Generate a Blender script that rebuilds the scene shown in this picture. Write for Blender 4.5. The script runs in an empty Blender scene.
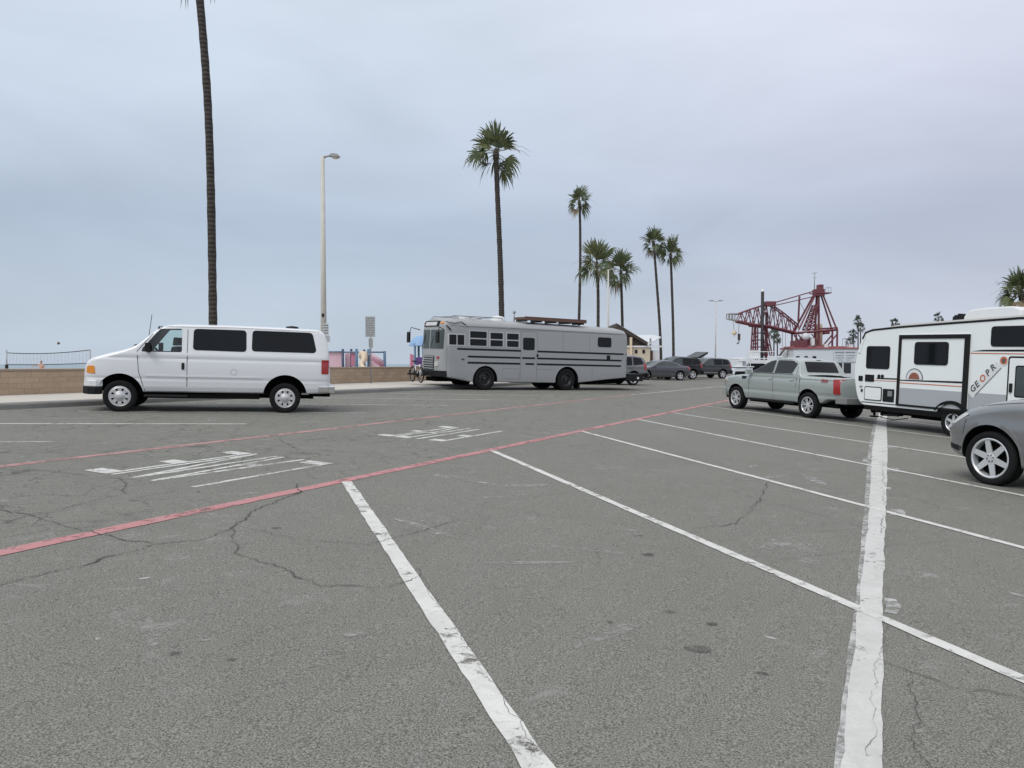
import bpy, bmesh, math, random
from mathutils import Vector, Matrix, noise
from mathutils.bvhtree import BVHTree
random.seed(7)
SC = bpy.context.scene
COL = SC.collection
PI = math.pi
rad = math.radians

# ------------------------------------------------------------------ camera, sky, sun, exposure
cam_d = bpy.data.cameras.new('camera'); cam = bpy.data.objects.new('camera', cam_d); COL.objects.link(cam)
EYE = 1.70
cam.location = (0, 0, EYE); cam.rotation_euler = (rad(90 - 1.49), 0, 0)
cam_d.sensor_width = 36; cam_d.lens = 36 * 769 / 1024; cam_d.clip_start = 0.05; cam_d.clip_end = 30000
SC.camera = cam
SUN_EL, SUN_AZ = rad(50), rad(217)           # azimuth clockwise from +Y
W = bpy.data.worlds.new('World'); SC.world = W; W.use_nodes = True
wt = W.node_tree; wt.nodes.clear()
def wn(t, **k):
    n = wt.nodes.new(t)
    for a, b in k.items(): setattr(n, a, b)
    return n
wout = wn('ShaderNodeOutputWorld'); wbg = wn('ShaderNodeBackground'); wbg.inputs['Strength'].default_value = 0.10
sky = wn('ShaderNodeTexSky', sky_type='NISHITA', sun_disc=False, sun_elevation=SUN_EL, sun_rotation=SUN_AZ)
tc = wn('ShaderNodeTexCoord'); sep = wn('ShaderNodeSeparateXYZ'); wt.links.new(tc.outputs['Generated'], sep.inputs[0])
ramp = wn('ShaderNodeValToRGB')               # overcast brightness by elevation
els = ramp.color_ramp.elements
els[0].position = 0.0; els[0].color = (0.53, 0.615, 0.72, 1)
els[1].position = 1.0; els[1].color = (1.08, 1.12, 1.17, 1)
for p, c in ((0.09, (0.505, 0.59, 0.70, 1)), (0.17, (0.475, 0.565, 0.69, 1)), (0.25, (0.565, 0.65, 0.77, 1)), (0.43, (0.73, 0.82, 0.935, 1)), (0.65, (0.90, 0.96, 1.04, 1))):
    e = els.new(p); e.color = c
wt.links.new(sep.outputs['Z'], ramp.inputs[0])
mp = wn('ShaderNodeMapping'); mp.inputs['Scale'].default_value = (1.3, 1.3, 4.2); wt.links.new(tc.outputs['Generated'], mp.inputs[0])
nz = wn('ShaderNodeTexNoise'); nz.inputs['Scale'].default_value = 1.9; nz.inputs['Detail'].default_value = 4; nz.inputs['Roughness'].default_value = 0.5
nz.inputs['Distortion'].default_value = 0.4
wt.links.new(mp.outputs[0], nz.inputs['Vector'])
nr = wn('ShaderNodeMapRange'); nr.inputs['From Min'].default_value = 0.3; nr.inputs['From Max'].default_value = 0.7
nr.inputs['To Min'].default_value = 0.91; nr.inputs['To Max'].default_value = 1.09
wt.links.new(nz.outputs['Fac'], nr.inputs['Value'])
vm = wn('ShaderNodeVectorMath', operation='SCALE'); lav = wn('ShaderNodeMapRange', interpolation_type='SMOOTHSTEP'); lav.inputs['From Min'].default_value = -0.25; lav.inputs['From Max'].default_value = 0.55; lav.inputs['To Max'].default_value = 0.9
wt.links.new(sep.outputs['X'], lav.inputs['Value'])
lmix = wn('ShaderNodeMixRGB', blend_type='MULTIPLY'); wt.links.new(lav.outputs[0], lmix.inputs[0]); wt.links.new(ramp.outputs[0], lmix.inputs[1]); lmix.inputs[2].default_value = (1.09, 1.0, 1.005, 1)
wt.links.new(lmix.outputs[0], vm.inputs[0]); wt.links.new(nr.outputs[0], vm.inputs['Scale'])
vs = wn('ShaderNodeVectorMath', operation='SCALE'); vs.inputs['Scale'].default_value = 10.0; wt.links.new(vm.outputs[0], vs.inputs[0])
mx = wn('ShaderNodeMixRGB'); mx.inputs[0].default_value = 0.93
wt.links.new(sky.outputs[0], mx.inputs[1]); wt.links.new(vs.outputs[0], mx.inputs[2])
wt.links.new(mx.outputs[0], wbg.inputs['Color']); wt.links.new(wbg.outputs[0], wout.inputs[0])
sd = bpy.data.lights.new('sun', 'SUN'); sd.energy = 1.5; sd.angle = rad(28); sd.color = (1, 0.965, 0.915)
sun = bpy.data.objects.new('sun', sd); COL.objects.link(sun)
sdir = Vector((math.sin(SUN_AZ) * math.cos(SUN_EL), math.cos(SUN_AZ) * math.cos(SUN_EL), math.sin(SUN_EL)))
sun.rotation_euler = sdir.to_track_quat('Z', 'Y').to_euler(); sun.location = sdir * 60
SC.view_settings.view_transform = 'Standard'; SC.view_settings.look = 'None'
SC.view_settings.exposure = 0.0; SC.view_settings.gamma = 1.0; SC.view_settings.use_curve_mapping = False
SC.render.engine = 'CYCLES'

# ------------------------------------------------------------------ the lot's tilted frame: r across (right +), d along the aisle
RX, RY = 0.893, -0.45
_l = math.hypot(RX, RY); RX /= _l; RY /= _l; DX, DY = -RY, RX
SL = 0.036
def zr(r): return -SL * min(r, 12.0)
def rd(r, d, h=0.0): return Vector((RX * r + DX * d, RY * r + DY * d, zr(r) + h))
def gz(x, y): return zr(RX * x + RY * y)
UPN = Vector((SL * RX, SL * RY, 1)).normalized()
def pose(x, y, hx, hy, n=None, z=None):
    n = n or UPN
    h = Vector((hx, hy, 0)).normalized(); f = (h - n * h.dot(n)).normalized(); l = n.cross(f)
    m = Matrix.Identity(4)
    for i in range(3):
        m[i][0] = f[i]; m[i][1] = l[i]; m[i][2] = n[i]
    m.translation = Vector((x, y, gz(x, y) if z is None else z))
    return m

# ------------------------------------------------------------------ materials
def new_mat(name):
    m = bpy.data.materials.new(name); m.use_nodes = True
    return m, m.node_tree, m.node_tree.nodes['Principled BSDF']
def N(nt, t, **k):
    n = nt.nodes.new(t)
    for a, b in k.items():
        if a in n.inputs: n.inputs[a].default_value = b
        else: setattr(n, a, b)
    return n
def ocoord(nt, scale=(1, 1, 1)):
    t = nt.nodes.new('ShaderNodeTexCoord'); m = nt.nodes.new('ShaderNodeMapping'); m.inputs['Scale'].default_value = scale
    nt.links.new(t.outputs['Object'], m.inputs[0]); return m.outputs[0]
def mixc(nt, fac, a, b, mode='MIX'):
    n = nt.nodes.new('ShaderNodeMixRGB'); n.blend_type = mode
    for i, v in ((0, fac), (1, a), (2, b)):
        if hasattr(v, 'is_output') or hasattr(v, 'links'): nt.links.new(v, n.inputs[i])
        elif isinstance(v, (int, float)): n.inputs[i].default_value = v
        else: n.inputs[i].default_value = (*v, 1) if len(v) == 3 else v
    return n.outputs[0]
def ramp2(nt, src, p0, p1, c0=(0, 0, 0), c1=(1, 1, 1)):
    r = nt.nodes.new('ShaderNodeValToRGB'); e = r.color_ramp.elements
    e[0].position = p0; e[0].color = (*c0, 1); e[1].position = p1; e[1].color = (*c1, 1)
    nt.links.new(src, r.inputs[0]); return r.outputs[0]
def noise_(nt, vec, scale, detail=4, rough=.55, dist=0):
    n = N(nt, 'ShaderNodeTexNoise', Scale=scale, Detail=detail, Roughness=rough, Distortion=dist)
    nt.links.new(vec, n.inputs['Vector']); return n.outputs['Fac']
def plain(name, col, rough=.5, metal=0, coat=0, var=.08, vscale=6, spec=.5, bump=0, bscale=60):
    m, nt, b = new_mat(name)
    v = ocoord(nt)
    f = noise_(nt, v, vscale, 5, .6)
    c = mixc(nt, f, tuple(x * (1 - var) for x in col), tuple(min(1, x * (1 + var)) for x in col))
    nt.links.new(c, b.inputs['Base Color'])
    b.inputs['Roughness'].default_value = rough; b.inputs['Metallic'].default_value = metal
    b.inputs['Coat Weight'].default_value = coat; b.inputs['Coat Roughness'].default_value = .08
    b.inputs['Specular IOR Level'].default_value = spec
    if bump:
        bp = N(nt, 'ShaderNodeBump', Strength=bump, Distance=.01); nt.links.new(noise_(nt, v, bscale, 4), bp.inputs['Height'])
        nt.links.new(bp.outputs[0], b.inputs['Normal'])
    return m
def paint(name, col, metal=0, rough=.35, coat=.6, dirt=.12, dirt_h=.7):
    """car paint with road film near the sills and faint streaks"""
    m, nt, b = new_mat(name)
    v = ocoord(nt)
    f = noise_(nt, ocoord(nt, (1.2, 1.2, 5)), 2.2, 6, .65)
    dcol = (.30, .28, .25)
    s = nt.nodes.new('ShaderNodeSeparateXYZ'); nt.links.new(v, s.inputs[0])
    mr = N(nt, 'ShaderNodeMapRange'); mr.inputs['From Min'].default_value = dirt_h; mr.inputs['From Max'].default_value = .25
    mr.inputs['To Min'].default_value = 0; mr.inputs['To Max'].default_value = 1; nt.links.new(s.outputs['Z'], mr.inputs['Value'])
    mm = N(nt, 'ShaderNodeMath', operation='MULTIPLY_ADD'); nt.links.new(mr.outputs[0], mm.inputs[0]); mm.inputs[1].default_value = .35; mm.inputs[2].default_value = dirt
    m3 = N(nt, 'ShaderNodeMath', operation='MULTIPLY'); nt.links.new(mm.outputs[0], m3.inputs[0]); nt.links.new(ramp2(nt, f, .35, .75), m3.inputs[1])
    nt.links.new(mixc(nt, m3.outputs[0], col, dcol), b.inputs['Base Color'])
    b.inputs['Metallic'].default_value = metal; b.inputs['Roughness'].default_value = rough
    b.inputs['Coat Weight'].default_value = coat; b.inputs['Coat Roughness'].default_value = .06
    return m
def glass_dark(name, col=(.012, .014, .016), rough=.04):
    m, nt, b = new_mat(name)
    v = ocoord(nt); f = noise_(nt, v, 1.4, 2)
    nt.links.new(mixc(nt, f, col, tuple(min(1, c * 1.9) for c in col)), b.inputs['Base Color'])
    b.inputs['Roughness'].default_value = rough; b.inputs['Specular IOR Level'].default_value = .22
    return m
def glass_clear(name, tint=(.55, .68, .66), refl=.03):
    m, nt, b = new_mat(name)
    t = N(nt, 'ShaderNodeBsdfTransparent'); t.inputs[0].default_value = (*tint, 1)
    g = N(nt, 'ShaderNodeBsdfGlossy', Roughness=.03); fr = N(nt, 'ShaderNodeFresnel', IOR=1.5)
    ad = N(nt, 'ShaderNodeMath', operation='ADD'); ad.inputs[1].default_value = refl; nt.links.new(fr.outputs[0], ad.inputs[0])
    ms = N(nt, 'ShaderNodeMixShader'); nt.links.new(ad.outputs[0], ms.inputs[0]); nt.links.new(t.outputs[0], ms.inputs[1]); nt.links.new(g.outputs[0], ms.inputs[2])
    nt.links.new(ms.outputs[0], nt.nodes['Material Output'].inputs[0])
    return m

def mat_asphalt():
    m, nt, b = new_mat('asphalt')
    v = ocoord(nt)
    big = noise_(nt, v, .16, 5, .6, .4); mid = noise_(nt, v, 1.1, 6, .65, .6); fine = noise_(nt, v, 105, 3, .8)
    c = mixc(nt, ramp2(nt, big, .36, .64), (.114, .115, .095), (.170, .171, .143))
    c = mixc(nt, ramp2(nt, mid, .38, .72), c, (.210, .209, .178))
    # stretched drag and tyre polish along the stalls
    rot = nt.nodes.new('ShaderNodeMapping'); rot.inputs['Rotation'].default_value = (0, 0, rad(27)); rot.inputs['Scale'].default_value = (1.6, .12, 1)
    nt.links.new(v, rot.inputs[0]); st = noise_(nt, rot.outputs[0], 1.3, 4, .6)
    c = mixc(nt, ramp2(nt, st, .5, .75), c, mixc(nt, .55, c, (.21, .21, .2)))
    speck = noise_(nt, v, 48, 4, .8)
    c = mixc(nt, ramp2(nt, speck, .36, .66), mixc(nt, .24, c, (.06, .06, .056)), mixc(nt, .12, c, (.34, .335, .31)))
    c = mixc(nt, ramp2(nt, fine, .36, .66), mixc(nt, .86, c, (.035, .035, .032)), mixc(nt, .58, c, (.44, .435, .38)))
    # aggregate: pale stones
    vo = N(nt, 'ShaderNodeTexVoronoi', Scale=115.0); nt.links.new(v, vo.inputs['Vector'])
    rs = ramp2(nt, vo.outputs['Distance'], .10, .24, (1, 1, 1), (0, 0, 0)); wn_ = nt.nodes.new('ShaderNodeSeparateColor'); nt.links.new(vo.outputs['Color'], wn_.inputs[0])
    sel = ramp2(nt, wn_.outputs[0], .60, .75)
    mm = N(nt, 'ShaderNodeMath', operation='MULTIPLY'); nt.links.new(rs, mm.inputs[0]); nt.links.new(sel, mm.inputs[1])
    m2 = N(nt, 'ShaderNodeMath', operation='MULTIPLY'); nt.links.new(mm.outputs[0], m2.inputs[0]); m2.inputs[1].default_value = .75
    c = mixc(nt, m2.outputs[0], c, (.52, .51, .48))
    # hairline crazing, in patches only
    ds = noise_(nt, v, 2.3, 3); vd = N(nt, 'ShaderNodeVectorMath', operation='MULTIPLY_ADD'); nt.links.new(v, vd.inputs[0])
    vd.inputs[1].default_value = (1, 1, 1)
    cb = nt.nodes.new('ShaderNodeCombineXYZ'); 
    sc_ = N(nt, 'ShaderNodeMath', operation='MULTIPLY'); sc_.inputs[1].default_value = .55; nt.links.new(ds, sc_.inputs[0])
    nt.links.new(sc_.outputs[0], cb.inputs[0]); nt.links.new(sc_.outputs[0], cb.inputs[1]); nt.links.new(cb.outputs[0], vd.inputs[2])
    def craze(scale, w, lo, hi, ms, amt, c):
        vc = N(nt, 'ShaderNodeTexVoronoi', feature='DISTANCE_TO_EDGE', Scale=scale); nt.links.new(vd.outputs[0], vc.inputs['Vector'])
        ln = ramp2(nt, vc.outputs['Distance'], w * .3, w, (1, 1, 1), (0, 0, 0))
        pm = ramp2(nt, noise_(nt, v, ms, 4, .6), lo, hi)
        q = N(nt, 'ShaderNodeMath', operation='MULTIPLY'); nt.links.new(ln, q.inputs[0]); nt.links.new(pm, q.inputs[1])
        q2 = N(nt, 'ShaderNodeMath', operation='MULTIPLY'); nt.links.new(q.outputs[0], q2.inputs[0]); q2.inputs[1].default_value = amt
        return mixc(nt, q2.outputs[0], c, (.035, .035, .034))
    dp = N(nt, 'ShaderNodeVectorMath', operation='DOT_PRODUCT'); nt.links.new(v, dp.inputs[0]); dp.inputs[1].default_value = (RX, RY, 0)
    ma = N(nt, 'ShaderNodeMapRange', interpolation_type='SMOOTHSTEP'); nt.links.new(dp.outputs['Value'], ma.inputs['Value']); ma.inputs['From Min'].default_value = -5.6; ma.inputs['From Max'].default_value = -7.2; ma.inputs['To Min'].default_value = 0; ma.inputs['To Max'].default_value = 1
    vA = N(nt, 'ShaderNodeTexVoronoi', feature='DISTANCE_TO_EDGE', Scale=2.0); nt.links.new(vd.outputs[0], vA.inputs['Vector'])
    lA = ramp2(nt, vA.outputs['Distance'], .008, .034, (1, 1, 1), (0, 0, 0)); pA = ramp2(nt, noise_(nt, v, .55, 4, .6), .40, .62)
    qA = N(nt, 'ShaderNodeMath', operation='MULTIPLY'); nt.links.new(lA, qA.inputs[0]); nt.links.new(pA, qA.inputs[1])
    qB = N(nt, 'ShaderNodeMath', operation='MULTIPLY'); nt.links.new(qA.outputs[0], qB.inputs[0]); nt.links.new(ma.outputs[0], qB.inputs[1])
    qC = N(nt, 'ShaderNodeMath', operation='MULTIPLY'); nt.links.new(qB.outputs[0], qC.inputs[0]); qC.inputs[1].default_value = .75
    c = mixc(nt, qC.outputs[0], c, (.05, .05, .047))
    c = craze(1.1, .016, .56, .68, .22, .45, c)
    c = craze(.35, .005, .46, .62, .1, .5, c)
    # scattered scuffed pale paint ghosts
    gh = noise_(nt, v, 3.1, 7, .75, 1.2)
    gm = N(nt, 'ShaderNodeMath', operation='MULTIPLY'); nt.links.new(ramp2(nt, gh, .56, .68), gm.inputs[0]); nt.links.new(ramp2(nt, noise_(nt, v, .5, 3), .46, .60), gm.inputs[1])
    g2 = N(nt, 'ShaderNodeMath', operation='MULTIPLY'); nt.links.new(gm.outputs[0], g2.inputs[0]); g2.inputs[1].default_value = .5
    c = mixc(nt, g2.outputs[0], c, (.36, .36, .35))
    nt.links.new(c, b.inputs['Base Color']); b.inputs['Roughness'].default_value = .88; b.inputs['Specular IOR Level'].default_value = .25
    bp = N(nt, 'ShaderNodeBump', Strength=.55, Distance=.006); nt.links.new(fine, bp.inputs['Height']); nt.links.new(bp.outputs[0], b.inputs['Normal'])
    return m
def mat_marking(name, col, wear=.45, soft=.10, dirt=(.30, .30, .29)):
    m, nt, b = new_mat(name)
    v = ocoord(nt)
    a = noise_(nt, v, 9, 8, .75, .4); big = noise_(nt, v, 1.3, 4, .6)
    sm = N(nt, 'ShaderNodeMath', operation='MULTIPLY_ADD'); nt.links.new(big, sm.inputs[0]); sm.inputs[1].default_value = .55; nt.links.new(a, sm.inputs[2])
    hole = ramp2(nt, sm.outputs[0], wear - soft * .5, wear + soft * .5)
    c = mixc(nt, ramp2(nt, noise_(nt, v, 4, 7, .7, .8), .35, .75), col, tuple(.45 * x + .55 * y for x, y in zip(col, dirt)))
    c = mixc(nt, ramp2(nt, noise_(nt, v, 60, 3, .7), .35, .75), c, mixc(nt, .3, c, dirt))
    nt.links.new(c, b.inputs['Base Color']); b.inputs['Roughness'].default_value = .75; b.inputs['Specular IOR Level'].default_value = .3
    t = N(nt, 'ShaderNodeBsdfTransparent'); ms = N(nt, 'ShaderNodeMixShader')
    nt.links.new(hole, ms.inputs[0]); nt.links.new(t.outputs[0], ms.inputs[1]); nt.links.new(b.outputs[0], ms.inputs[2])
    nt.links.new(ms.outputs[0], nt.nodes['Material Output'].inputs[0])
    return m
def mat_blockwall():
    m, nt, b = new_mat('tan block wall')
    t = nt.nodes.new('ShaderNodeUVMap')
    br = N(nt, 'ShaderNodeTexBrick', Scale=1.0); br.inputs['Color1'].default_value = (.46, .35, .245, 1); br.inputs['Color2'].default_value = (.36, .27, .19, 1)
    br.inputs['Mortar'].default_value = (.28, .215, .155, 1); br.inputs['Brick Width'].default_value = .40; br.inputs['Row Height'].default_value = .15; br.inputs['Mortar Size'].default_value = .007
    nt.links.new(t.outputs[0], br.inputs['Vector'])
    v = ocoord(nt)
    c = mixc(nt, ramp2(nt, noise_(nt, v, 6, 6, .7), .3, .75), br.outputs['Color'], (.52, .41, .30), 'MIX')
    c = mixc(nt, .45, br.outputs['Color'], c)
    nt.links.new(c, b.inputs['Base Color']); b.inputs['Roughness'].default_value = .9
    bp = N(nt, 'ShaderNodeBump', Strength=.8, Distance=.02); nt.links.new(noise_(nt, v, 25, 5), bp.inputs['Height']); nt.links.new(bp.outputs[0], b.inputs['Normal'])
    return m
def mat_trunk():
    m, nt, b = new_mat('palm trunk bark')
    v = ocoord(nt); w = N(nt, 'ShaderNodeTexWave', wave_type='BANDS', bands_direction='Z', Scale=1.9, Distortion=2.2, Detail=3); nt.links.new(v, w.inputs['Vector'])
    c = mixc(nt, w.outputs['Fac'], (.030, .027, .024), (.052, .046, .040))
    c = mixc(nt, ramp2(nt, noise_(nt, v, 5, 5, .7), .4, .8), c, (.075, .067, .058))
    nt.links.new(c, b.inputs['Base Color']); b.inputs['Roughness'].default_value = .95
    bp = N(nt, 'ShaderNodeBump', Strength=.7, Distance=.04); nt.links.new(w.outputs['Fac'], bp.inputs['Height']); nt.links.new(bp.outputs[0], b.inputs['Normal'])
    return m
def mat_leaf(name, c0, c1):
    m, nt, b = new_mat(name)
    v = ocoord(nt); f = noise_(nt, v, 1.6, 4, .7)
    nt.links.new(mixc(nt, ramp2(nt, f, .3, .7), c0, c1), b.inputs['Base Color']); b.inputs['Roughness'].default_value = .55
    b.inputs['Specular IOR Level'].default_value = .35
    return m
def mat_sea():
    m, nt, b = new_mat('sea water')
    v = ocoord(nt); f = noise_(nt, ocoord(nt, (.02, .06, 1)), 1, 5, .6)
    nt.links.new(mixc(nt, f, (.13, .19, .22), (.20, .26, .29)), b.inputs['Base Color']); b.inputs['Roughness'].default_value = .25
    bp = N(nt, 'ShaderNodeBump', Strength=.5, Distance=.3); nt.links.new(noise_(nt, v, .4, 5), bp.inputs['Height']); nt.links.new(bp.outputs[0], b.inputs['Normal'])
    return m

M = {}
M['asphalt'] = mat_asphalt()
M['white_line'] = mat_marking('white road paint', (.68, .675, .64), .66, .12, (.36, .355, .335))
M['old_line'] = mat_marking('old worn white road paint', (.52, .52, .50), .76, .22)
M['letter_paint'] = mat_marking('white lettering paint', (.66, .66, .62), .69, .18)
M['faint_line'] = mat_marking('faint white road paint', (.60, .60, .57), .70, .24)
M['red_line'] = mat_marking('faded red road paint', (.50, .20, .205), .66, .18, (.32, .26, .25))
M['red_faint'] = mat_marking('very faded red road paint', (.46, .225, .22), .70, .22, (.30, .26, .25))
M['spine_paint'] = mat_marking('thick repainted white road paint', (.60, .60, .57), .62, .14, (.36, .36, .34))
M['crack'] = plain('crack dirt', (.072, .071, .066), .95, var=.3, vscale=30)
M['stain'] = mat_marking('oil stain', (.06, .06, .056), .78, .4, (.07, .07, .065))
M['scuff'] = mat_marking('pale scuffed paint', (.37, .37, .345), .84, .22)
M['chip'] = mat_marking('loose paint chip', (.46, .46, .43), .78, .25)
M['concrete'] = plain('sidewalk concrete', (.50, .47, .42), .9, var=.14, vscale=1.5, bump=.2)
M['kerb'] = plain('kerb concrete', (.24, .24, .225), .9, var=.25, vscale=2, bump=.3)
M['sand'] = plain('beach sand', (.52, .45, .34), .95, var=.12, vscale=.5, bump=.3, bscale=8)
M['sea'] = mat_sea()
M['block'] = mat_blockwall()
M['cap'] = plain('wall cap', (.33, .265, .20), .9, var=.2, vscale=4)
M['trunk'] = mat_trunk()
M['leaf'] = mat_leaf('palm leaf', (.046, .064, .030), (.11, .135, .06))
M['leaf_pale'] = mat_leaf('lighter green palm leaf', (.075, .10, .04), (.15, .165, .075))  # lighter green leaf tone, likelier on the upper leaves
M['leaf_dry'] = mat_leaf('dry palm leaf', (.16, .12, .07), (.25, .20, .12))
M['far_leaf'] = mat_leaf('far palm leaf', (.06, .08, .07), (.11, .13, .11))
M['rubber'] = plain('tyre rubber', (.012, .012, .0125), .85, var=.35, vscale=8, spec=.2, bump=.15)
M['black'] = plain('black plastic', (.011, .011, .012), .6, var=.3, spec=.25)
M['under'] = plain('dark underbody', (.006, .006, .006), .95, var=.3, spec=.1)
M['dark_metal'] = plain('dark metal', (.05, .05, .052), .45, .6, var=.2)
M['alloy'] = plain('alloy wheel metal', (.66, .67, .68), .32, .45, var=.07)
M['chrome'] = plain('chrome', (.75, .75, .76), .15, 1, var=.04)
M['hubcap'] = plain('silver hubcap plastic', (.60, .60, .60), .35, .5, var=.08)
M['white_paint'] = paint('white van paint', (.74, .755, .77), 0, .32, .5, .05)
M['bus_paint'] = paint('matt grey bus paint', (.335, .348, .355), 0, .55, .1, .22, .9)
M['bus_dark'] = plain('darker grey bus trim', (.20, .20, .20), .55, var=.12)
M['truck_paint'] = paint('pale sage grey truck paint', (.365, .40, .385), .1, .3, .6, .05)
M['silver'] = paint('silver grey suv paint', (.27, .274, .28), .6, .30, .9, .05)
M['silver2'] = paint('mid grey car paint', (.17, .175, .18), .4, .3, .6, .05)
M['sedan_paint'] = paint('slate grey sedan paint', (.09, .095, .11), .5, .3, .8, .05)
M['black_paint'] = paint('black car paint', (.007, .0075, .009), .1, .3, .25, .04)
M['dark_paint'] = paint('dark graphite car paint', (.045, .05, .058), .4, .28, .8, .05)
M['glass_dark'] = glass_dark('tinted glass', (.006, .007, .008))
M['glass_mid'] = glass_dark('grey glass', (.05, .06, .062), .05)
M['glass_clear'] = glass_clear('clear side glass', (.80, .90, .88))
M['glass_tint'] = glass_clear('tinted clear glass', (.78, .84, .82), .03)
M['interior'] = plain('grey cabin lining', (.20, .20, .20), .9, var=.15)
M['seat'] = plain('dark seat cloth', (.06, .062, .068), .9, var=.2, vscale=20)
M['amber'] = plain('amber lens', (.75, .27, .03), .25, coat=.6, var=.1, vscale=25)
M['red_lens'] = plain('red lens', (.36, .018, .018), .2, coat=.7, var=.2, vscale=20)
M['clear_lens'] = plain('headlamp lens', (.62, .60, .54), .15, .3, .8, var=.15, vscale=15)
M['white_plastic'] = plain('white plastic', (.72, .73, .73), .45, var=.05)
M['rv_white'] = paint('white trailer fibreglass', (.84, .87, .86), 0, .3, .4, .04)
M['rv_grey'] = plain('grey trailer panel', (.40, .42, .44), .4, coat=.2, var=.04)
M['rv_roof'] = plain('trailer roof membrane', (.44, .43, .41), .8, var=.12, vscale=2)
M['orange'] = plain('orange decal', (.55, .15, .06), .4, var=.05)
M['peach'] = plain('brown fade decal', (.28, .10, .06), .4, var=.25, vscale=3)
M['red_decal'] = plain('red decal', (.38, .03, .05), .4, var=.1)
M['wood'] = plain('brown wood deck edge', (.125, .068, .05), .7, var=.3, vscale=9)
M['pole'] = plain('concrete lamp pole', (.56, .55, .50), .85, var=.15, vscale=4)
M['galv'] = plain('galvanised steel', (.33, .34, .35), .45, .6, var=.12)
M['alu'] = plain('bare aluminium frame', (.50, .51, .52), .5, .2, var=.06)
M['sign_back'] = plain('grey sign face', (.36, .375, .38), .5, var=.06)
M['sign_white'] = plain('white sign face', (.60, .61, .62), .5, var=.06)
M['ink'] = plain('sign ink', (.10, .10, .11), .6)
M['ink_soft'] = plain('faded sign ink', (.20, .21, .22), .6)
M['crane_red'] = plain('dark red crane paint', (.155, .042, .055), .6, var=.3, vscale=2)
M['crane_red2'] = plain('weathered red deck paint', (.33, .12, .12), .7, var=.25, vscale=1)
M['barge_white'] = plain('white deckhouse paint', (.66, .67, .68), .6, var=.08, vscale=.6)
M['hull'] = plain('dark barge hull', (.06, .045, .045), .7, var=.3)
M['pile'] = plain('black steel pile', (.03, .026, .028), .7, var=.3)
M['rust'] = plain('rusty clutter', (.15, .07, .05), .8, var=.4, vscale=2)
M['boat_white'] = plain('white boat gelcoat', (.72, .73, .74), .3, coat=.3, var=.05)
M['beige'] = plain('beige stucco', (.52, .46, .36), .9, var=.1, vscale=1.5, bump=.2)
M['brown'] = plain('brown door', (.10, .055, .035), .7, var=.2)
M['soffit'] = plain('dark roof timber', (.055, .045, .04), .85, var=.2)
M['roof_white'] = plain('white metal roof', (.66, .68, .70), .4, .1, var=.05)
M['navy'] = plain('navy play post', (.03, .05, .11), .5, var=.1)
M['blue_steel'] = plain('blue grey play post', (.10, .18, .28), .5, var=.1)
M['pink'] = plain('hazed pink play panel', (.60, .42, .50), .5, var=.12, vscale=2)  # play pinks desaturated, haze is put into their colour
M['pink_strong'] = plain('magenta play panel', (.50, .20, .29), .5, var=.12, vscale=2)
M['purple'] = plain('purple play panel', (.12, .05, .22), .5, var=.1)
M['sky_blue'] = plain('blue play roof', (.24, .40, .62), .5, var=.1)
M['cream'] = plain('cream play slide', (.66, .54, .40), .5, var=.1)
M['skin'] = plain('skin', (.50, .30, .22), .6, var=.06)
M['hair'] = plain('dark hair', (.025, .018, .015), .7, var=.2)
M['shorts'] = plain('dark blue shorts', (.03, .04, .08), .9, var=.1)
M['net'] = plain('net cord', (.05, .055, .065), .9, var=.2)
M['ball'] = plain('dark leather ball', (.10, .07, .06), .6, var=.3, vscale=15)
M['stone'] = plain('harbour rock', (.20, .19, .18), .9, var=.35, vscale=1)

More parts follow.
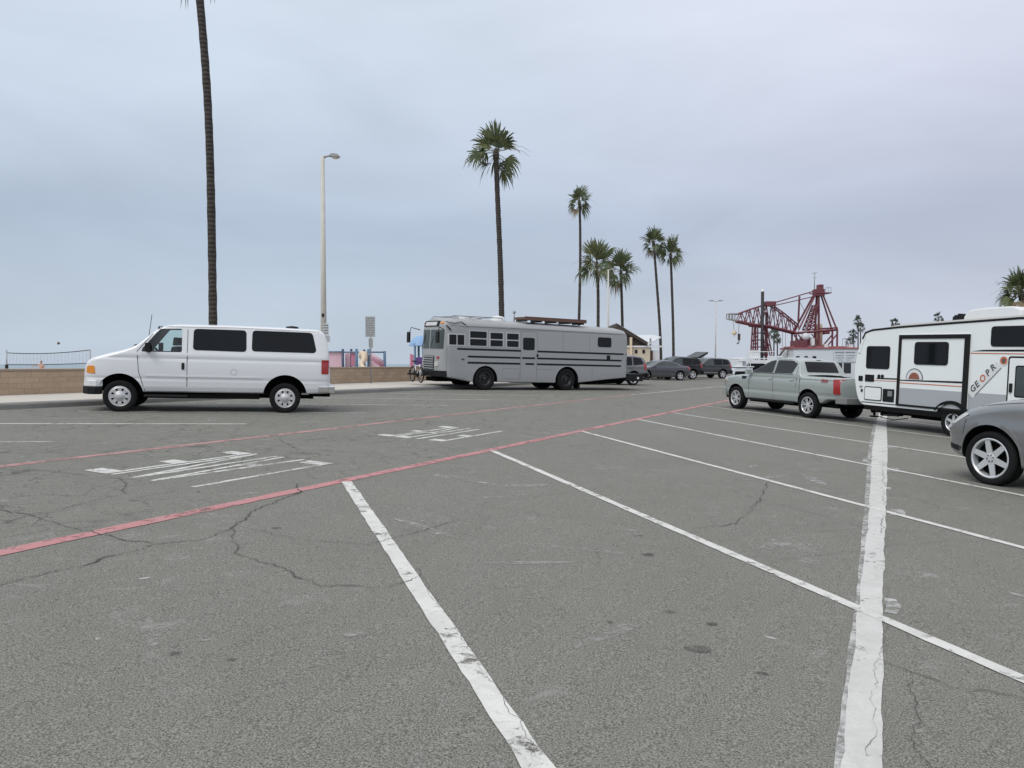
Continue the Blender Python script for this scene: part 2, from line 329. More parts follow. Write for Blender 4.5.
# ------------------------------------------------------------------ mesh builder
class MB:
    def __init__(s): s.v = []; s.f = []; s.m = []; s.sm = []
    def add(s, vs, fs, mi=0, smooth=False):
        o = len(s.v); s.v += [Vector(p) for p in vs]
        for f in fs: s.f.append([i + o for i in f]); s.m.append(mi); s.sm.append(smooth)
        return s
    def box(s, c, size, mi=0, M4=None):
        x, y, z = (t / 2 for t in size); c = Vector(c)
        vs = [Vector(p) for p in ((-x,-y,-z),(x,-y,-z),(x,y,-z),(-x,y,-z),(-x,-y,z),(x,-y,z),(x,y,z),(-x,y,z))]
        vs = [(M4 @ p if M4 else p) + c for p in vs]
        return s.add(vs, [(3,2,1,0),(4,5,6,7),(0,1,5,4),(1,2,6,5),(2,3,7,6),(3,0,4,7)], mi)
    def tube(s, pts, rs, n=10, mi=0, caps=True, smooth=True):
        pts = [Vector(p) for p in pts]
        if not hasattr(rs, '__len__'): rs = [rs] * len(pts)
        ring = []; prev = None
        for i, p in enumerate(pts):
            t = (pts[min(i + 1, len(pts) - 1)] - pts[max(i - 1, 0)]).normalized()
            if prev is None:
                a = Vector((0, 0, 1)) if abs(t.z) < .9 else Vector((1, 0, 0)); u = t.cross(a).normalized()
            else: u = (prev - t * prev.dot(t)).normalized()
            prev = u; w = t.cross(u)
            ring.append([p + (u * math.cos(2 * PI * k / n) + w * math.sin(2 * PI * k / n)) * rs[i] for k in range(n)])
        vs = [p for r in ring for p in r]; fs = []
        for i in range(len(pts) - 1):
            for k in range(n): fs.append((i*n+k, i*n+(k+1) % n, (i+1)*n+(k+1) % n, (i+1)*n+k))
        o = len(s.v); s.add(vs, fs, mi, smooth)
        if caps:
            m_ = len(pts) - 1
            for f in (tuple(range(n))[::-1], tuple(m_ * n + k for k in range(n))): s.f.append([o + k for k in f]); s.m.append(mi); s.sm.append(False)
        return s
    def bar(s, a, b, w, mi=0, n=4): return s.tube([a, b], w * .7071 if n == 4 else w, n, mi, True, n > 6)
    def lathe(s, prof, axis='y', c=(0,0,0), n=32, mi=0, smooth=True, a0=0, a1=2*PI):
        """prof: list of (radius, along-axis)"""
        c = Vector(c); vs = []; fs = []; full = abs(a1 - a0 - 2*PI) < 1e-6; m_ = n if full else n + 1
        for r, h in prof:
            for k in range(m_):
                a = a0 + (a1 - a0) * k / n; p, q = r * math.cos(a), r * math.sin(a)
                vs.append(c + (Vector((p, h, q)) if axis == 'y' else Vector((p, q, h)) if axis == 'z' else Vector((h, p, q))))
        for i in range(len(prof) - 1):
            for k in range(n if full else n):
                k2 = (k + 1) % m_ if full else k + 1
                fs.append((i*m_+k, (i+1)*m_+k, (i+1)*m_+k2, i*m_+k2))
        return s.add(vs, fs, mi, smooth)
    def prism(s, poly, d0, d1, axis='y', mi=0, mside=None):
        """poly 2-D; axis y: (x,z); x: (y,z); z: (x,y)"""
        def p3(p, d): return Vector((p[0], d, p[1])) if axis == 'y' else Vector((d, p[0], p[1])) if axis == 'x' else Vector((p[0], p[1], d))
        n = len(poly); vs = [p3(p, d0) for p in poly] + [p3(p, d1) for p in poly]
        s.add(vs, [tuple(range(n))[::-1], tuple(range(n, 2*n))] + [(i, (i+1) % n, n + (i+1) % n, n + i) for i in range(n)], mi)
        return s
    def ball(s, c, r, n=12, m=8, mi=0, sc=(1,1,1)):
        c = Vector(c); vs = [c + Vector((0,0,-r*sc[2]))]; fs = []
        for i in range(1, m):
            a = -PI/2 + PI*i/m
            for k in range(n):
                t = 2*PI*k/n; vs.append(c + Vector((r*sc[0]*math.cos(a)*math.cos(t), r*sc[1]*math.cos(a)*math.sin(t), r*sc[2]*math.sin(a))))
        vs.append(c + Vector((0,0,r*sc[2])))
        for k in range(n):
            fs.append((0, 1+(k+1) % n, 1+k)); fs.append((len(vs)-1, 1+(m-2)*n+k, 1+(m-2)*n+(k+1) % n))
        for i in range(m-2):
            for k in range(n): fs.append((1+i*n+k, 1+i*n+(k+1) % n, 1+(i+1)*n+(k+1) % n, 1+(i+1)*n+k))
        return s.add(vs, fs, mi, True)
    def build(s, name, mats, parent=None, bevel=0, fix=True, autosmooth=None):
        me = bpy.data.meshes.new(name); me.from_pydata([tuple(p) for p in s.v], [], s.f)
        if not isinstance(mats, (list, tuple)): mats = [mats]
        for m in mats: me.materials.append(m)
        me.polygons.foreach_set('material_index', s.m); me.polygons.foreach_set('use_smooth', s.sm)
        if fix:
            b = bmesh.new(); b.from_mesh(me); bmesh.ops.recalc_face_normals(b, faces=b.faces); b.to_mesh(me); b.free()
        me.update()
        if autosmooth:
            me.shade_smooth(); me.set_sharp_from_angle(angle=rad(autosmooth))
        o = bpy.data.objects.new(name, me); COL.objects.link(o)
        if parent: o.parent = parent
        if bevel:
            bv = o.modifiers.new('bevel', 'BEVEL'); bv.width = bevel; bv.segments = 2; bv.limit_method = 'ANGLE'; bv.angle_limit = rad(40)
        return o

def thing(name, label, cat, mat=None, group=None):
    o = bpy.data.objects.new(name, None); COL.objects.link(o); o.empty_display_size = .3
    if mat is not None: o.matrix_world = mat
    o['label'] = label; o['category'] = cat
    if group: o['group'] = group
    return o
def tag(o, label, cat, group=None):
    o['label'] = label; o['category'] = cat
    if group: o['group'] = group
    return o
def struct(o): o['kind'] = 'structure'; return o
def at(x, y, z): return Matrix.Translation((x, y, z))
def kids(o): return [c for c in bpy.data.objects if c.parent == o]
def copy_tree(o, parent=None):
    c = o.copy(); COL.objects.link(c)
    if parent: c.parent = parent; c.matrix_local = o.matrix_local
    for ch in kids(o): copy_tree(ch, c)
    return c

def rpoly(pts, r=.05, n=5):
    """round the corners of a 2-D polygon"""
    out = []; k = len(pts)
    for i in range(k):
        p = Vector(pts[i]); a = Vector(pts[i-1]) - p; b = Vector(pts[(i+1) % k]) - p
        rr = min(r, a.length * .45, b.length * .45); a = p + a.normalized() * rr; b = p + b.normalized() * rr
        for j in range(n + 1):
            t = j / n; out.append(((1-t)**2 * a + 2*t*(1-t) * p + t*t * b)[:])
    return out
def rect(a0, a1, b0, b1, r=.05): return rpoly([(a0, b0), (a1, b0), (a1, b1), (a0, b1)], r) if r else [(a0, b0), (a1, b0), (a1, b1), (a0, b1)]
def ribbon(pts, w):
    """thin closed 2-D polygon following a polyline"""
    L, R = [], []
    for i, p in enumerate(pts):
        p = Vector(p); t = (Vector(pts[min(i+1, len(pts)-1)]) - Vector(pts[max(i-1, 0)])).normalized(); q = Vector((-t.y, t.x)) * w / 2
        L.append((p + q)[:]); R.append((p - q)[:])
    return L + R[::-1]

def bvh_of(o):
    b = bmesh.new(); b.from_mesh(o.data); t = BVHTree.FromBMesh(b); b.free(); return t
def panel(name, tree, poly, axis, sign, mat, parent, off=.006, res=.09, depth=.012, org=4.0):
    """a sheet of given 2-D outline laid over a body: projected along one axis, edges turned back into the body"""
    def p3(p, d): return Vector((p[0], d, p[1])) if axis == 'y' else Vector((d, p[0], p[1])) if axis == 'x' else Vector((p[0], p[1], d))
    ax = {'x': 0, 'y': 1, 'z': 2}[axis]; o3 = [i for i in range(3) if i != ax]
    b = bmesh.new(); vs = [b.verts.new(p3(p, 0)) for p in poly]; b.faces.new(vs)
    for q in o3:
        lo = min(v.co[q] for v in b.verts); hi = max(v.co[q] for v in b.verts); n = int((hi - lo) / res)
        for i in range(1, n + 1):
            pl = Vector((0,0,0)); pl[q] = lo + (hi - lo) * i / (n + 1); no = Vector((0,0,0)); no[q] = 1
            bmesh.ops.bisect_plane(b, geom=b.verts[:] + b.edges[:] + b.faces[:], plane_co=pl, plane_no=no)
    dirv = Vector((0,0,0)); dirv[ax] = -sign
    for v in b.verts:
        o = v.co.copy(); o[ax] = sign * org
        h = tree.ray_cast(o, dirv)
        if h[0] is None:
            h = tree.find_nearest(v.co + Vector([sign * 1.0 if i == ax else 0 for i in range(3)]))
        v.co[ax] = h[0][ax] + sign * off
    edges = [e for e in b.edges if e.is_boundary]
    r = bmesh.ops.extrude_edge_only(b, edges=edges)
    for g in r['geom']:
        if isinstance(g, bmesh.types.BMVert): g.co[ax] -= sign * (off + depth)
    bmesh.ops.recalc_face_normals(b, faces=b.faces)
    me = bpy.data.meshes.new(name)
    b.to_mesh(me); b.free(); me.materials.append(mat); me.shade_smooth(); me.set_sharp_from_angle(angle=rad(40))
    o = bpy.data.objects.new(name, me); COL.objects.link(o); o.parent = parent
    # make sure the outer face looks outward
    return o

def interp(keys, x, sig=0):
    def f(x):
        if x <= keys[0][0]: return keys[0][1]
        for a, b in zip(keys, keys[1:]):
            if x <= b[0]: return a[1] + (b[1] - a[1]) * (x - a[0]) / max(1e-9, b[0] - a[0])
        return keys[-1][1]
    if not sig: return f(x)
    lo, hi = keys[0][0], keys[-1][0]; sig = min(sig, (x - lo) * .6, (hi - x) * .6)
    if sig <= 1e-4: return f(x)
    return sum(f(x + t * sig) * w for t, w in ((-1, .15), (-.5, .22), (0, .26), (.5, .22), (1, .15)))
def loft_body(name, top, bot, hw, belt, tumble, mats, crown=.05, rc=.09, sig=.08, tuck=.05, ridge=None, n=90, nz=34):
    """body through stations along x. top/bot/hw/belt: key lists (x,value) with x ascending"""
    x0, x1 = top[0][0], top[-1][0]; xs = set()
    for i in range(n + 1): xs.add(round(x0 + (x1 - x0) * (i / n), 4))
    for k in top + hw + bot: xs.add(round(min(max(k[0], x0), x1), 4))
    xs = sorted(xs); xs = [x for i, x in enumerate(xs) if i == 0 or x - xs[i-1] > .004]
    rings = []
    for x in xs:
        zt = interp(top, x, sig); zb = interp(bot, x, .05); h = interp(hw, x, .06); zbel = interp(belt, x, .1) if isinstance(belt, list) else belt
        crn = min(crown, (zt - zb) * .2); ze = zt - crn
        def wid(z):
            t = max(0, z - zbel); lowt = max(0, 1 - (z - zb) / .35)
            w = h - tumble * t - .25 * tumble * min(t, .06) - tuck * lowt ** 2
            if ridge:
                for zrg, dr, wd in ridge: w += dr * math.exp(-((z - zrg) / wd) ** 2)
            return w
        r = min(rc, (ze - zb) * .4)
        half = [(0, zb), (wid(zb) * .5, zb), (wid(zb) - .03, zb)]
        for i in range(nz): 
            z = zb + .03 + (ze - r - zb - .03) * i / (nz - 1); half.append((wid(z), z))
        w1 = wid(ze - r)
        for i in range(1, 6):
            a = PI / 2 * i / 5; half.append((w1 - r * (1 - math.cos(a)) - tumble * r * math.sin(a) * .5, ze - r + r * math.sin(a)))
        wtop = half[-1][0]
        for i in range(1, 5):
            t = i / 4; half.append((wtop * (1 - t), ze + crn * (1 - (1 - t) ** 2)))
        ring = [(x, y, z) for y, z in half] + [(x, -y, z) for y, z in half[-2:0:-1]]
        rings.append(ring)
    k = len(rings[0]); mb = MB(); vs = [p for r in rings for p in r]; fs = []
    for i in range(len(rings) - 1):
        for j in range(k): fs.append((i*k+j, i*k+(j+1) % k, (i+1)*k+(j+1) % k, (i+1)*k+j))
    fs += [tuple(range(k)), tuple((len(rings)-1)*k + j for j in range(k))]
    mb.add(vs, fs, 0, True)
    return mb.build(name, mats, autosmooth=32)
def boolean(o, cutters):
    """subtract cutters (list of (MB, material)) from o"""
    objs = []
    for mb, mat in cutters:
        c = mb.build('cutter', [mat], o.parent); objs.append(c)
        md = o.modifiers.new('b', 'BOOLEAN'); md.operation = 'DIFFERENCE'; md.object = c; md.solver = 'EXACT'
        try: md.material_mode = 'TRANSFER'
        except Exception: pass
    dg = bpy.context.evaluated_depsgraph_get(); dg.update()
    me = bpy.data.meshes.new_from_object(o.evaluated_get(dg)); o.modifiers.clear(); old = o.data; o.data = me; me.name = o.name
    for c in objs: bpy.data.objects.remove(c)
    me.shade_smooth(); me.set_sharp_from_angle(angle=rad(32))
def arch_cut(x, z, r, w, side, inner=.34):
    mb = MB(); a, b = (w - inner, w + .3) if side > 0 else (-w - .3, -w + inner)
    mb.prism([(x + r * math.cos(k * PI / 24), z + r * math.sin(k * PI / 24)) for k in range(48)], a, b, 'y'); return (mb, M['under'])
def side_prism(poly, y0, y1, mat): mb = MB(); mb.prism(poly, y0, y1, 'y'); return (mb, mat)

# ------------------------------------------------------------------ wheels
def wheel(parent, x, y, r, w, rimr, style, mat, out):
    """tyre mesh named wheel with its rim as a sub-part; out = +1/-1 which side faces outward"""
    mb = MB(); h = w / 2; g = .012
    prof = [(rimr * .98, -h * .75), (rimr * 1.06, -h * .92), (r * .80, -h), (r * .93, -h * .97), (r * .985, -h * .82), (r, -h * .55),
            (r, -h*.3), (r - g, -h*.27), (r - g, -h*.2), (r, -h*.17), (r, h*.17), (r - g, h*.2), (r - g, h*.27), (r, h*.3),
            (r, h * .55), (r * .985, h * .82), (r * .93, h * .97), (r * .80, h), (rimr * 1.06, h * .92), (rimr * .98, h * .75), (rimr * .95, 0), (rimr * .98, -h * .75)]
    mb.lathe(prof, 'y', n=44); t = mb.build('wheel', M['rubber'], parent); t.location = (x, y, r * .985)
    q = MB(); s = out; R = rimr
    # barrel + lip
    q.lathe([(R * .99, s*h*.80), (R * 1.02, s*h*.90), (R * .97, s*h*.94), (R * .91, s*h*.84), (R * .88, s*h*.2), (R*.88, -s*h*.6)], 'y', n=44, mi=0)
    q.lathe([(R * .9, s*h*.12), (.0001, s*h*.12)], 'y', n=32, mi=1)                    # dark brake backing
    def spoke(a, w0, w1, r0, r1, y0, y1, th=.025, mi=0):
        ca, sa = math.cos(a), math.sin(a); P = []
        for rr, ww, yy in ((r0, w0, y0), (r1, w1, y1)):
            for dw, dy in ((-ww, 0), (ww, 0), (ww * .85, -s * th), (-ww * .85, -s * th)):
                P.append((rr * ca - dw * sa, yy + dy, rr * sa + dw * ca))
        q.add(P, [(0,1,2,3),(4,5,6,7),(0,1,5,4),(1,2,6,5),(2,3,7,6),(3,0,4,7)], mi)
    if style == 'six':
        for k in range(6): spoke(2*PI*k/6 + .3, R*.17, R*.13, R*.12, R*.95, s*h*.72, s*h*.82)
        q.lathe([(R*.24, s*h*.5), (R*.24, s*h*.74), (R*.2, s*h*.78), (R*.09, s*h*.78), (.0001, s*h*.76)], 'y', n=24)
        for k in range(6): q.ball((R*.17*math.cos(k*1.047+.8), s*h*.79, R*.17*math.sin(k*1.047+.8)), R*.035, 8, 5, 1)
    elif style == 'split':
        for k in range(6):
            a = 2*PI*k/6 + .2
            spoke(a - .17, R*.062, R*.058, R*.15, R*.95, s*h*.74, s*h*.82); spoke(a + .17, R*.062, R*.058, R*.15, R*.95, s*h*.74, s*h*.82)
        q.lathe([(R*.25, s*h*.5), (R*.25, s*h*.76), (R*.2, s*h*.8), (.0001, s*h*.8)], 'y', n=24)
    elif style == 'five':
        for k in range(5): spoke(2*PI*k/5 + .4, R*.2, R*.13, R*.12, R*.95, s*h*.70, s*h*.82)
        q.lathe([(R*.24, s*h*.5), (R*.24, s*h*.72), (R*.2, s*h*.76), (.0001, s*h*.76)], 'y', n=20)
    elif style == 'cap':
        # full hubcap: dished cover with eight slanted slots
        q.lathe([(R*.93, s*h*.86), (R*.84, s*h*.95), (R*.80, s*h*.93)], 'y', n=44)
        q.lathe([(R*.52, s*h*.86), (R*.46, s*h*.98), (R*.30, s*h*1.02), (R*.27, s*h*1.10), (R*.2, s*h*1.14), (.0001, s*h*1.15)], 'y', n=32)
        for k in range(8):
            a = 2*PI*k/8; spoke(a, R*.165, R*.19, R*.45, R*.84, s*h*.93, s*h*.95, .02)
    elif style == 'steel':
        # deep dark commercial disc wheel: rim flange, cone, hub and nuts
        q.lathe([(R*.9, s*h*.55), (R*.78, s*h*.2), (R*.55, s*h*.30), (R*.45, s*h*.34), (R*.43, s*h*.15), (R*.3, s*h*.15), (R*.3, s*h*.62), (R*.26, s*h*.68), (.0001, s*h*.68)], 'y', n=36)
        for k in range(10): q.tube([(R*.38*math.cos(k*.628), s*h*.15, R*.38*math.sin(k*.628)), (R*.38*math.cos(k*.628), s*h*.3, R*.38*math.sin(k*.628))], R*.035, 8, 0)
        for k in range(6): q.ball((R*.66*math.cos(k*1.047), s*h*.24, R*.66*math.sin(k*1.047)), R*.09, 10, 6, 1, (1, .3, 1))
    rm = q.build('rim', [mat, M['under']], t, autosmooth=40)
    return t

def text_mesh(name, body, size, mat, parent, m4, depth=.004, shear=0, space=1.0, align='LEFT'):
    cu = bpy.data.curves.new(name, 'FONT'); cu.body = body; cu.size = size; cu.extrude = depth / 2; cu.shear = shear; cu.space_character = space; cu.align_x = align; cu.offset = size * .022
    o = bpy.data.objects.new(name, cu); COL.objects.link(o)
    dg = bpy.context.evaluated_depsgraph_get(); dg.update(); me = bpy.data.meshes.new_from_object(o.evaluated_get(dg)); bpy.data.objects.remove(o)
    me.materials.clear(); me.materials.append(mat)
    q = bpy.data.objects.new(name, me); COL.objects.link(q); q.parent = parent; q.matrix_local = m4
    return q
def frame4(o, ex, ey, ez):
    m = Matrix.Identity(4); ex, ey, ez = Vector(ex).normalized(), Vector(ey).normalized(), Vector(ez).normalized()
    for i in range(3): m[i][0] = ex[i]; m[i][1] = ey[i]; m[i][2] = ez[i]
    m.translation = Vector(o); return m

# ------------------------------------------------------------------ the setting: lot, kerb, walk, beach, sea
def kerb_r(d): return -18.55 + .0545 * (min(max(d, 5), 28) - 5)
def sheet(name, cols, rows, zf, mat, parent=None):
    mb = MB(); vs = [rd(r, d) + Vector((0, 0, 0)) for d in rows for r in cols]
    vs = []
    for d in rows:
        for r in cols:
            p = rd(r, d); p.z = zf(r, d); vs.append(p)
    n = len(cols); fs = [(j*n+i, j*n+i+1, (j+1)*n+i+1, (j+1)*n+i) for j in range(len(rows)-1) for i in range(n-1)]
    mb.add(vs, fs, 0, True); o = mb.build(name, mat, parent, fix=False); return o
lot = struct(sheet('parking_lot', [-21 + 1.5 * i for i in range(23)] + [14, 30, 60, 120], [-120, -60, -40] + [-30 + 5 * i for i in range(23)], lambda r, d: zr(r), M['asphalt']))
dk = [-60, -30, -10, 0] + [5 + 2.3 * i for i in range(11)] + [40, 55, 70, 80]
def kerb_build():
    mb = MB(); pr = [(.0, -.05), (.0, .10), (-.02, .135), (-.15, .14), (-.15, -.05)]
    vs = [rd(kerb_r(d) + a, d, h) for d in dk for a, h in pr]; n = len(pr)
    fs = [(j*n+i, j*n+i+1, (j+1)*n+i+1, (j+1)*n+i) for j in range(len(dk)-1) for i in range(n-1)]
    mb.add(vs, fs); return mb.build('kerb', M['kerb'])
struct(kerb_build())
def walk_build():
    mb = MB(); pr = [-.15, -.9, -1.8]
    vs = []
    for d in dk:
        k = kerb_r(d)
        for r in (k - .15, k - 1.0, -21.2): vs.append(rd(r, d, .146 if r > -21 else .14))
    fs = [(j*3+i, j*3+i+1, (j+1)*3+i+1, (j+1)*3+i) for j in range(len(dk)-1) for i in range(2)]
    mb.add(vs, fs); return mb.build('sidewalk', M['concrete'])
struct(walk_build())
def beach_z(r):
    P = [(-900, -8), (-170, -5), (-120, -2.2), (-70, .30), (-24, .62), (-21, .70)]
    return interp(P, r)
struct(sheet('beach', [-900, -400, -170, -150, -135, -120, -105, -90, -70, -50, -35, -24, -20.95], [-400, -120, -60, -20, 0, 20, 40, 60, 80, 110, 140, 200, 400], lambda r, d: beach_z(r) + .12 * noise.noise(Vector((r * .15, d * .15, 0))) * (r < -22), M['sand']))
mb = MB(); mb.add([(-14000, -6000, -2.8), (14000, -6000, -2.8), (14000, 14000, -2.8), (-14000, 14000, -2.8)], [(0, 1, 2, 3)]); struct(mb.build('sea', M['sea'], fix=False))
# harbour edge of dumped rock at the end of the lot
def rocks():
    mb = MB(); rng = random.Random(3)
    for i in range(130):
        r = -21 + i * .62 + rng.uniform(-.2, .2)
        for j in range(3):
            s = rng.uniform(.5, 1.0); c = rd(r, 80.4 + j * .9 + rng.uniform(-.2, .2)); c.z = -.55 - .8 * j + rng.uniform(-.1, .1) + (zr(r) if j == 0 else 0)
            o = len(mb.v); mb.ball(c, s, 7, 5, 0, (1, 1, .75))
            for k in range(o, len(mb.v)): mb.v[k] += (mb.v[k] - c) * noise.noise(mb.v[k] * 1.4) * .5
    o = mb.build('rock_revetment', M['stone']); o['kind'] = 'structure'
rocks()
mb = MB(); rng = random.Random(9)
pts = [(30 + 20 * i, 340 + 60 * math.sin(i * .9) , ) for i in range(24)]
vs = []
for i, (x, y) in enumerate(pts): vs += [(x, y - 70, -3.2), (x, y, -.6 + .3 * rng.random()), (x, y + 400, -.4)]
fs = [(3*i+j, 3*(i+1)+j, 3*(i+1)+j+1, 3*i+j+1) for i in range(len(pts)-1) for j in range(2)]
mb.add(vs, fs, 0, True); struct(mb.build('far_shore', M['stone'], fix=False))

# ------------------------------------------------------------------ painted markings and damage on the lot
def stripe(name, pts, w, mat, h=.004, jit=.006, seed=1, step=.12, ends=True):
    """ragged-edged painted stripe through (r,d) points on the lot; w number or per-point (left,right)"""
    rng = random.Random(seed); P = [Vector(p) for p in pts]; L = []
    for i in range(len(P) - 1):
        n = max(1, int((P[i+1] - P[i]).length / step))
        for k in range(n): L.append((P[i].lerp(P[i+1], k / n), i, k / n))
    L.append((P[-1], len(P) - 2, 1.0)); vs = []; fs = []; n = len(L)
    for i, (p, seg, t) in enumerate(L):
        tg = (L[min(i+1, n-1)][0] - L[max(i-1, 0)][0]).normalized(); q = Vector((tg.y, -tg.x))
        if hasattr(w, '__len__'): ww = w[seg] + (w[min(seg + 1, len(w) - 1)] - w[seg]) * t
        else: ww = w
        for s in (-1, 1):
            j = noise.noise(Vector((p.x * 3.1, p.y * 3.1, seed * 7.7 + s))) * jit * 1.6 + rng.uniform(-jit, jit) * .5
            e = p + q * s * (ww / 2 + j); vs.append(rd(e.x, e.y, h))
    fs = [(2*i, 2*i+1, 2*i+3, 2*i+2) for i in range(n - 1)]
    mb = MB(); mb.add(vs, fs); o = mb.build(name, mat, lot, fix=False); o['kind'] = 'structure'; return o
stripe('fire_lane_line', [(-6.25, -20), (-6.25, 20), (-6.2, 34)], .175, M['red_line'], .005, .008, 2, .2)
stripe('fire_lane_line', [(-10.35, -20), (-10.38, 12), (-10.43, 22), (-10.3, 32)], .17, M['red_faint'], .004, .010, 3, .2)
stripe('worn_lane_line', [(-10.3, 32), (-9.6, 48)], .13, M['faint_line'], .004, .01, 4, .3)
stripe('worn_lane_line', [(-6.2, 34), (-6.1, 60)], .12, M['red_faint'], .004, .01, 4, .3)
for i, (a, b, w) in enumerate([((-6.17, 7.64), (-.2, 1.73), .128), ((-6.17, 11.5), (5.5, .27), .105), ((-6.17, 15.68), (5.5, 4.3), .10), ((-6.17, 19.73), (5.5, 8.2), .10),
                              ((-6.1, 22.95), (5.5, 12.6), .10), ((-6.1, 27.2), (5.5, 16.7), .10), ((-6.1, 31.2), (5.5, 20.6), .10), ((-6.1, 35.2), (5.5, 24.6), .10), ((-.2, 1.73), (5.0, -3.4), .11), ((-6.17, 3.4), (-.2, -2.5), .12)]):
    stripe('stall_line', [a, b], w, M['white_line'], .0062, .006, 10 + i)
for i, d in enumerate((7.75, 11.88, 15.94, 19.98, 23.9, 28, 32, 36, 40)):
    stripe('stall_line', [(-12.22, d), (-16.9, d - 4.62)], .10, M['faint_line'] if i != 1 else M['white_line'], .004, .008, 30 + i)
# the broad spine line: an older off-line coat under a newer one
stripe('spine_line', [(-.10, -3), (-.125, 3.5), (-.165, 6.05), (-.20, 9.2), (-.325, 16.6), (-.46, 25.5), (-.5, 34)], (.15, .155, .15, .17, .27, .26, .26), M['spine_paint'], .0045, .008, 50)
stripe('spine_line', [(-.125, -3), (-.147, 3.5), (-.185, 6.05), (-.235, 9.2), (-.38, 16.6), (-.53, 25.5)], (.165, .165, .155, .20, .30, .28), M['old_line'], .003, .006, 51)
for i, (r, d, w, l) in enumerate([(-.045, 5.98, .085, .36), (.0, 9.75, .12, .30), (-.02, 9.95, .2, .10), (-.09, 13.75, .16, .5), (-.15, 17.4, .14, .4), (-.12, 11.6, .08, .25), (-.5, 14.8, .1, .6)]):
    stripe('paint_patch', [(r, d - l / 2), (r + .01, d), (r, d + l / 2)], w, M['old_line'], .0038, .02, 60 + i, .05)
# lettering read by traffic coming down the aisle: letter tops towards the camera
LET = {'F': [((0,0),(0,1)), ((0,1),(1,1)), ((0,.55),(.8,.55))], 'I': [((.5,0),(.5,1))], 'R': [((0,0),(0,1)), ((0,1),(.85,1)), ((.85,1),(.95,.75)), ((.95,.75),(.85,.52)), ((.85,.52),(0,.52)), ((.4,.52),(1,0))],
       'E': [((0,0),(0,1)), ((0,1),(1,1)), ((0,.52),(.8,.52)), ((0,0),(1,0))], 'L': [((0,0),(0,1)), ((0,0),(1,0))], 'A': [((0,0),(.45,1)), ((.45,1),(1,0)), ((.2,.35),(.8,.35))], 'N': [((0,0),(0,1)), ((0,1),(1,0)), ((1,0),(1,1))]}
def pavement_word(word, r_left, r_right, d_top, d_bot, seed):
    mb = MB(); n = len(word); cw = (r_right - r_left) / n
    for i, ch in enumerate(word):
        x0 = r_left + cw * i + cw * .12; x1 = r_left + cw * (i + 1) - cw * .12; hh = abs(d_top - d_bot)
        for a, b in LET[ch]:
            pa = Vector((x0 + (x1 - x0) * a[0], d_bot + (d_top - d_bot) * a[1])); pb = Vector((x0 + (x1 - x0) * b[0], d_bot + (d_top - d_bot) * b[1]))
            t = (pb - pa); horiz = abs(t.y) < .2 * abs(t.x); wd = .26 if horiz else .075
            q = Vector((-t.y, t.x)).normalized() * wd / 2
            if horiz:   # bars stay inside the letter's height
                if a[1] == 1: pa.y += .13; pb.y += .13
                if a[1] == 0: pa.y -= .13; pb.y -= .13
            k = max(2, int(t.length / .12)); vs = []
            for j in range(k + 1):
                p = pa.lerp(pb, j / k)
                for s in (-1, 1):
                    e = p + q * s + Vector((noise.noise(Vector((p.x*4, p.y*4, s + seed))), noise.noise(Vector((p.x*4, p.y*4, s + 9 + seed))))) * .018
                    vs.append(rd(e.x, e.y, .003 + .0006 * len(mb.f) / 40))
            mb.add(vs, [(2*j, 2*j+1, 2*j+3, 2*j+2) for j in range(k)])
    o = mb.build('pavement_lettering', M['letter_paint'], lot, fix=False); o['kind'] = 'structure'
pavement_word('LANE', -7.28, -9.38, 6.30, 8.75, 1)
pavement_word('FIRE', -7.50, -9.06, 12.05, 14.5, 2)
def crack(pts, w=.022, seed=1):
    w *= .28
    rng = random.Random(seed); P = [Vector(p) for p in pts]; L = []
    for i in range(len(P) - 1):
        n = max(2, int((P[i+1] - P[i]).length / .03))
        for k in range(n):
            p = P[i].lerp(P[i+1], k / n); L.append(p + Vector((noise.noise(Vector((p.x*4, p.y*4, seed))), noise.noise(Vector((p.x*4, p.y*4, seed + 5))))) * .05 + Vector((noise.noise(Vector((p.x*14, p.y*14, seed))), noise.noise(Vector((p.x*14, p.y*14, seed + 5))))) * .025 + Vector((rng.uniform(-1, 1), rng.uniform(-1, 1))) * .008)
    L.append(P[-1]); vs = []
    for i, p in enumerate(L):
        t = (L[min(i+1, len(L)-1)] - L[max(i-1, 0)]).normalized(); q = Vector((t.y, -t.x))
        ww = w * max(.25, .55 + 1.3 * noise.noise(Vector((p.x*3.2, p.y*3.2, seed + 3))) + .8 * noise.noise(Vector((p.x*17, p.y*17, seed))) + .35) * min(1, (len(L) - i) / 8, (i + 1) / 5)
        for s in (-1, 1): e = p + q * s * ww; vs.append(rd(e.x, e.y, .0085))
    mb = MB(); mb.add(vs, [(2*i, 2*i+1, 2*i+3, 2*i+2) for i in range(len(L)-1)]); o = mb.build('asphalt_crack', M['crack'], lot, fix=False); o['kind'] = 'structure'
